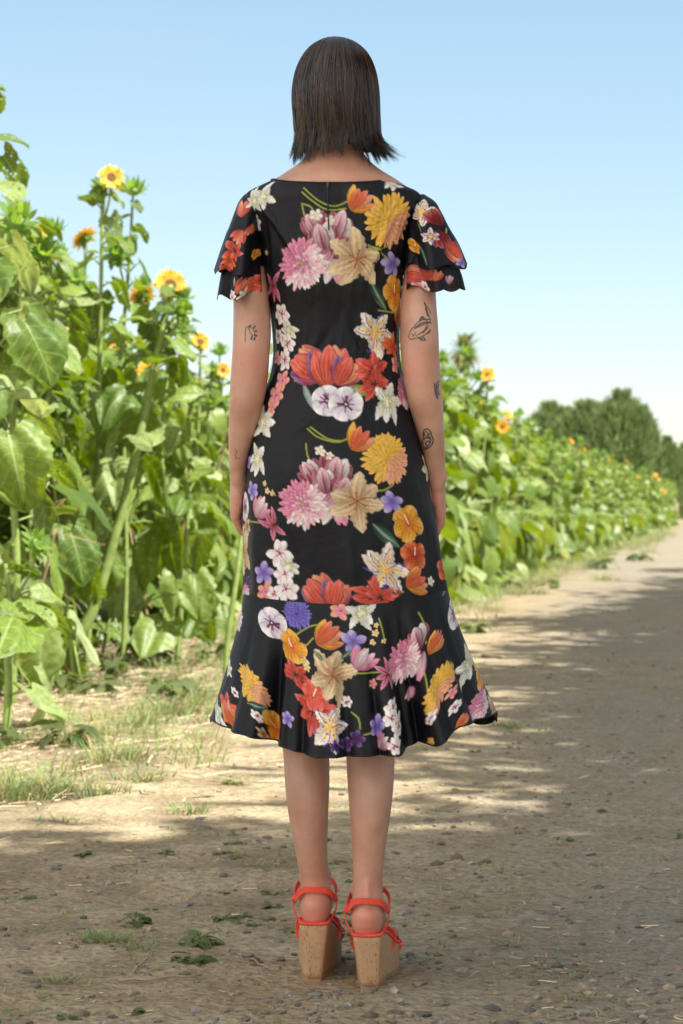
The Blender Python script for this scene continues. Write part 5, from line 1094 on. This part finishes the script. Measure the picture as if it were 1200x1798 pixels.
for si, (hx_, hy_, zt, tw) in enumerate(SHOES):
    botx = [(550.5-600)/F*4.57, (650.5-600)/F*4.49][si]; zg = float(hgt(hx_, hy_))+.006; zg = .004
    # wedge: stations along the foot: y, centre x (top), half width top, ztop, centre bottom, half width bottom, zbottom
    zh = zt; H = zh
    st = [(-.037, 0, .014, zh-.001, .007), (-.036, 0, .0215, zh, .012), (-.032, 0, .0265, zh, .0160), (-.022, 0, .0285, zh, .0185), (-.005, 0, .029, zh-.001, .0205), (.02, .1, .030, zh-.003, .024), (.06, .3, .034, zh-.012, .029), (.10, .55, .039, zh-.030, .036), (.14, .8, .043, zh-.046, .041), (.18, 1, .045, zh-.052, .043), (.215, 1.0, .041, zh-.052, .039), (.235, 1.0, .030, zh-.052, .028), (.243, 1, .012, zh-.052, .010)]
    st = spline(st, 44); rings_ = []
    for (yo, f, ht, ztp, hb) in st:
        cxt = hx_+tw*f; back = np.clip(1-(yo+.036)/.05, 0, 1); cxb = botx*(1-f)+(hx_+tw)*f if f < 1 else hx_+tw
        row = []; K2 = 10
        for a in np.linspace(0, 1, K2): row.append((cxt*(1-a)+cxb*a-(ht*(1-a)**1+hb*a), hy_+yo+.012*back*a, ztp*(1-a)+zg*a))
        for a in np.linspace(1, 0, K2): row.append((cxt*(1-a)+cxb*a+(ht*(1-a)+hb*a), hy_+yo+.012*back*a, ztp*(1-a)+zg*a))
        rings_.append(np.array(row))
    n = 20; k = len(rings_); Fc = gridf(k, n, True).tolist()+[list(range(n))[::-1], [(k-1)*n+j for j in range(n)]]
    wm = mesh('sandal', np.concatenate(rings_), Fc, True); shoe = pobj('sandal', wm, M['cork'])
    shoe['label'] = ['left red strapped sandal on a tall cork wedge, set slightly ahead', 'right red strapped sandal on a tall cork wedge, set nearer the camera'][si]
    # edges: bevelled insole rim, strap set
    m = MB(); rim = [tuple(Vector(r_[0])+Vector((.0, 0, .003))) for r_ in rings_]+[tuple(Vector(r_[-1])+Vector((0, 0, .003))) for r_ in rings_[::-1]]; rim.append(rim[0])
    m.tube(rim, [(.0030, .0036)]*len(rim), 8, cap=False); pobj('insole_rim', m.mesh('insole_rim'), redm, shoe)
    V = [r_[0] for r_ in rings_]+[r_[-1] for r_ in rings_]; V = np.array(V)+np.array([0, 0, .004]); pobj('insole', mesh('insole', V, [(i, i+1, k+i+1, k+i) for i in range(k-1)]), redm, shoe)
    m = MB(); V = np.array([r_[9] for r_ in rings_]+[r_[10] for r_ in rings_]); lo = V.copy(); lo[:, 2] = -.004; V[:, 2] += .005
    V = np.concatenate([V, lo]); V[:, 0] = V[:, 0]+np.sign(V[:, 0]-V[:, 0].mean())*.0006
    Fs = [(i, i+1, 2*k+i+1, 2*k+i) for i in range(k-1)]+[(k+i, 3*k+i, 3*k+i+1, k+i+1) for i in range(k-1)]+[(0, 2*k, 3*k, k)]; pobj('outsole', mesh('outsole', V, Fs, False), solem, shoe)
    ha = zt+.040; # heel centre height
    def strap(pts, w_, t_, name='strap'):
        m = MB(); P = spline(pts, 24); k_ = len(P); V = []; 
        for i, p in enumerate(P):
            d = Vector(P[min(i+1, k_-1)]-P[max(i-1, 0)]).normalized(); out = Vector((p[0]-hx_, p[1]-(hy_+.02), 0)).normalized(); wv_ = d.cross(out).normalized(); out = wv_.cross(d)
            if wv_.z < 0: wv_ = -wv_
            out = Vector((p[0]-hx_-0, p[1]-(hy_+.03), .0)).normalized()
            for a, b_ in ((-1, -1), (1, -1), (1, 1), (-1, 1)): V.append(Vector(p)+wv_*(a*w_/2)+out*(b_*t_/2))
        Fc = [(i*4+j, i*4+(j+1) % 4, (i+1)*4+(j+1) % 4, (i+1)*4+j) for i in range(k_-1) for j in range(4)]+[(0, 1, 2, 3), tuple((k_-1)*4+j for j in range(4))]
        m.add([tuple(v) for v in V], Fc); o = pobj(name, m.mesh(name, False), redm, shoe); md_ = o.modifiers.new('b', 'BEVEL'); md_.width = .0007; md_.segments = 2
    # band over the back of the heel
    ht_ = ha+.024
    strap([(hx_-.040, hy_+.02, ht_-.024), (hx_-.036, hy_-.004, ht_-.014), (hx_-.024, hy_-.022, ht_+.002), (hx_, hy_-.029, ht_+.004), (hx_+.026, hy_-.022, ht_+.0), (hx_+.038, hy_-.002, ht_-.014), (hx_+.042, hy_+.02, ht_-.024)], .012, .0032, 'heel_strap')
    for sg in (-1, 1):
        strap([(hx_+sg*.040, hy_+.018, ht_-.020), (hx_+sg*.043, hy_+.016, ht_-.036), (hx_+sg*.036, hy_+.006, zt+.010), (hx_+sg*.030, hy_+.004, zt+.002)], .0055, .0028, 'side_strap')
        m = MB(); c0 = Vector((hx_+sg*.0415, hy_+.018, ht_-.022)); m.tube([c0+Vector((0, 0, .006)), c0+Vector((0, 0, -.004))], [(.0042, .006), (.0042, .006)], 8); pobj('strap_loop', m.mesh('strap_loop'), redm, shoe)
        # instep ankle strap running forward
        strap([(hx_+sg*.041, hy_+.018, ht_-.022), (hx_+sg*.040+tw*.2, hy_+.05, ht_-.004), (hx_+sg*.026+tw*.3, hy_+.085, ht_+.008), (hx_+tw*.35, hy_+.098, ht_+.012)], .010, .003, 'ankle_strap')
        # toe straps
        for yo, hh, ww in ((.105, .028, .013), (.165, .014, .014)):
            cx_ = hx_+tw*(.55 if yo < .12 else .95); zr = zt-(.044 if yo < .12 else .062)
            strap([(cx_+sg*(.034 if yo < .12 else .038), hy_+yo-.006, zr-.004), (cx_+sg*(.041 if yo < .12 else .045), hy_+yo, zr+.012), (cx_+sg*.034, hy_+yo+.012, zr+hh), (cx_, hy_+yo+.018, zr+hh+.014)], ww, .003, 'toe_strap')
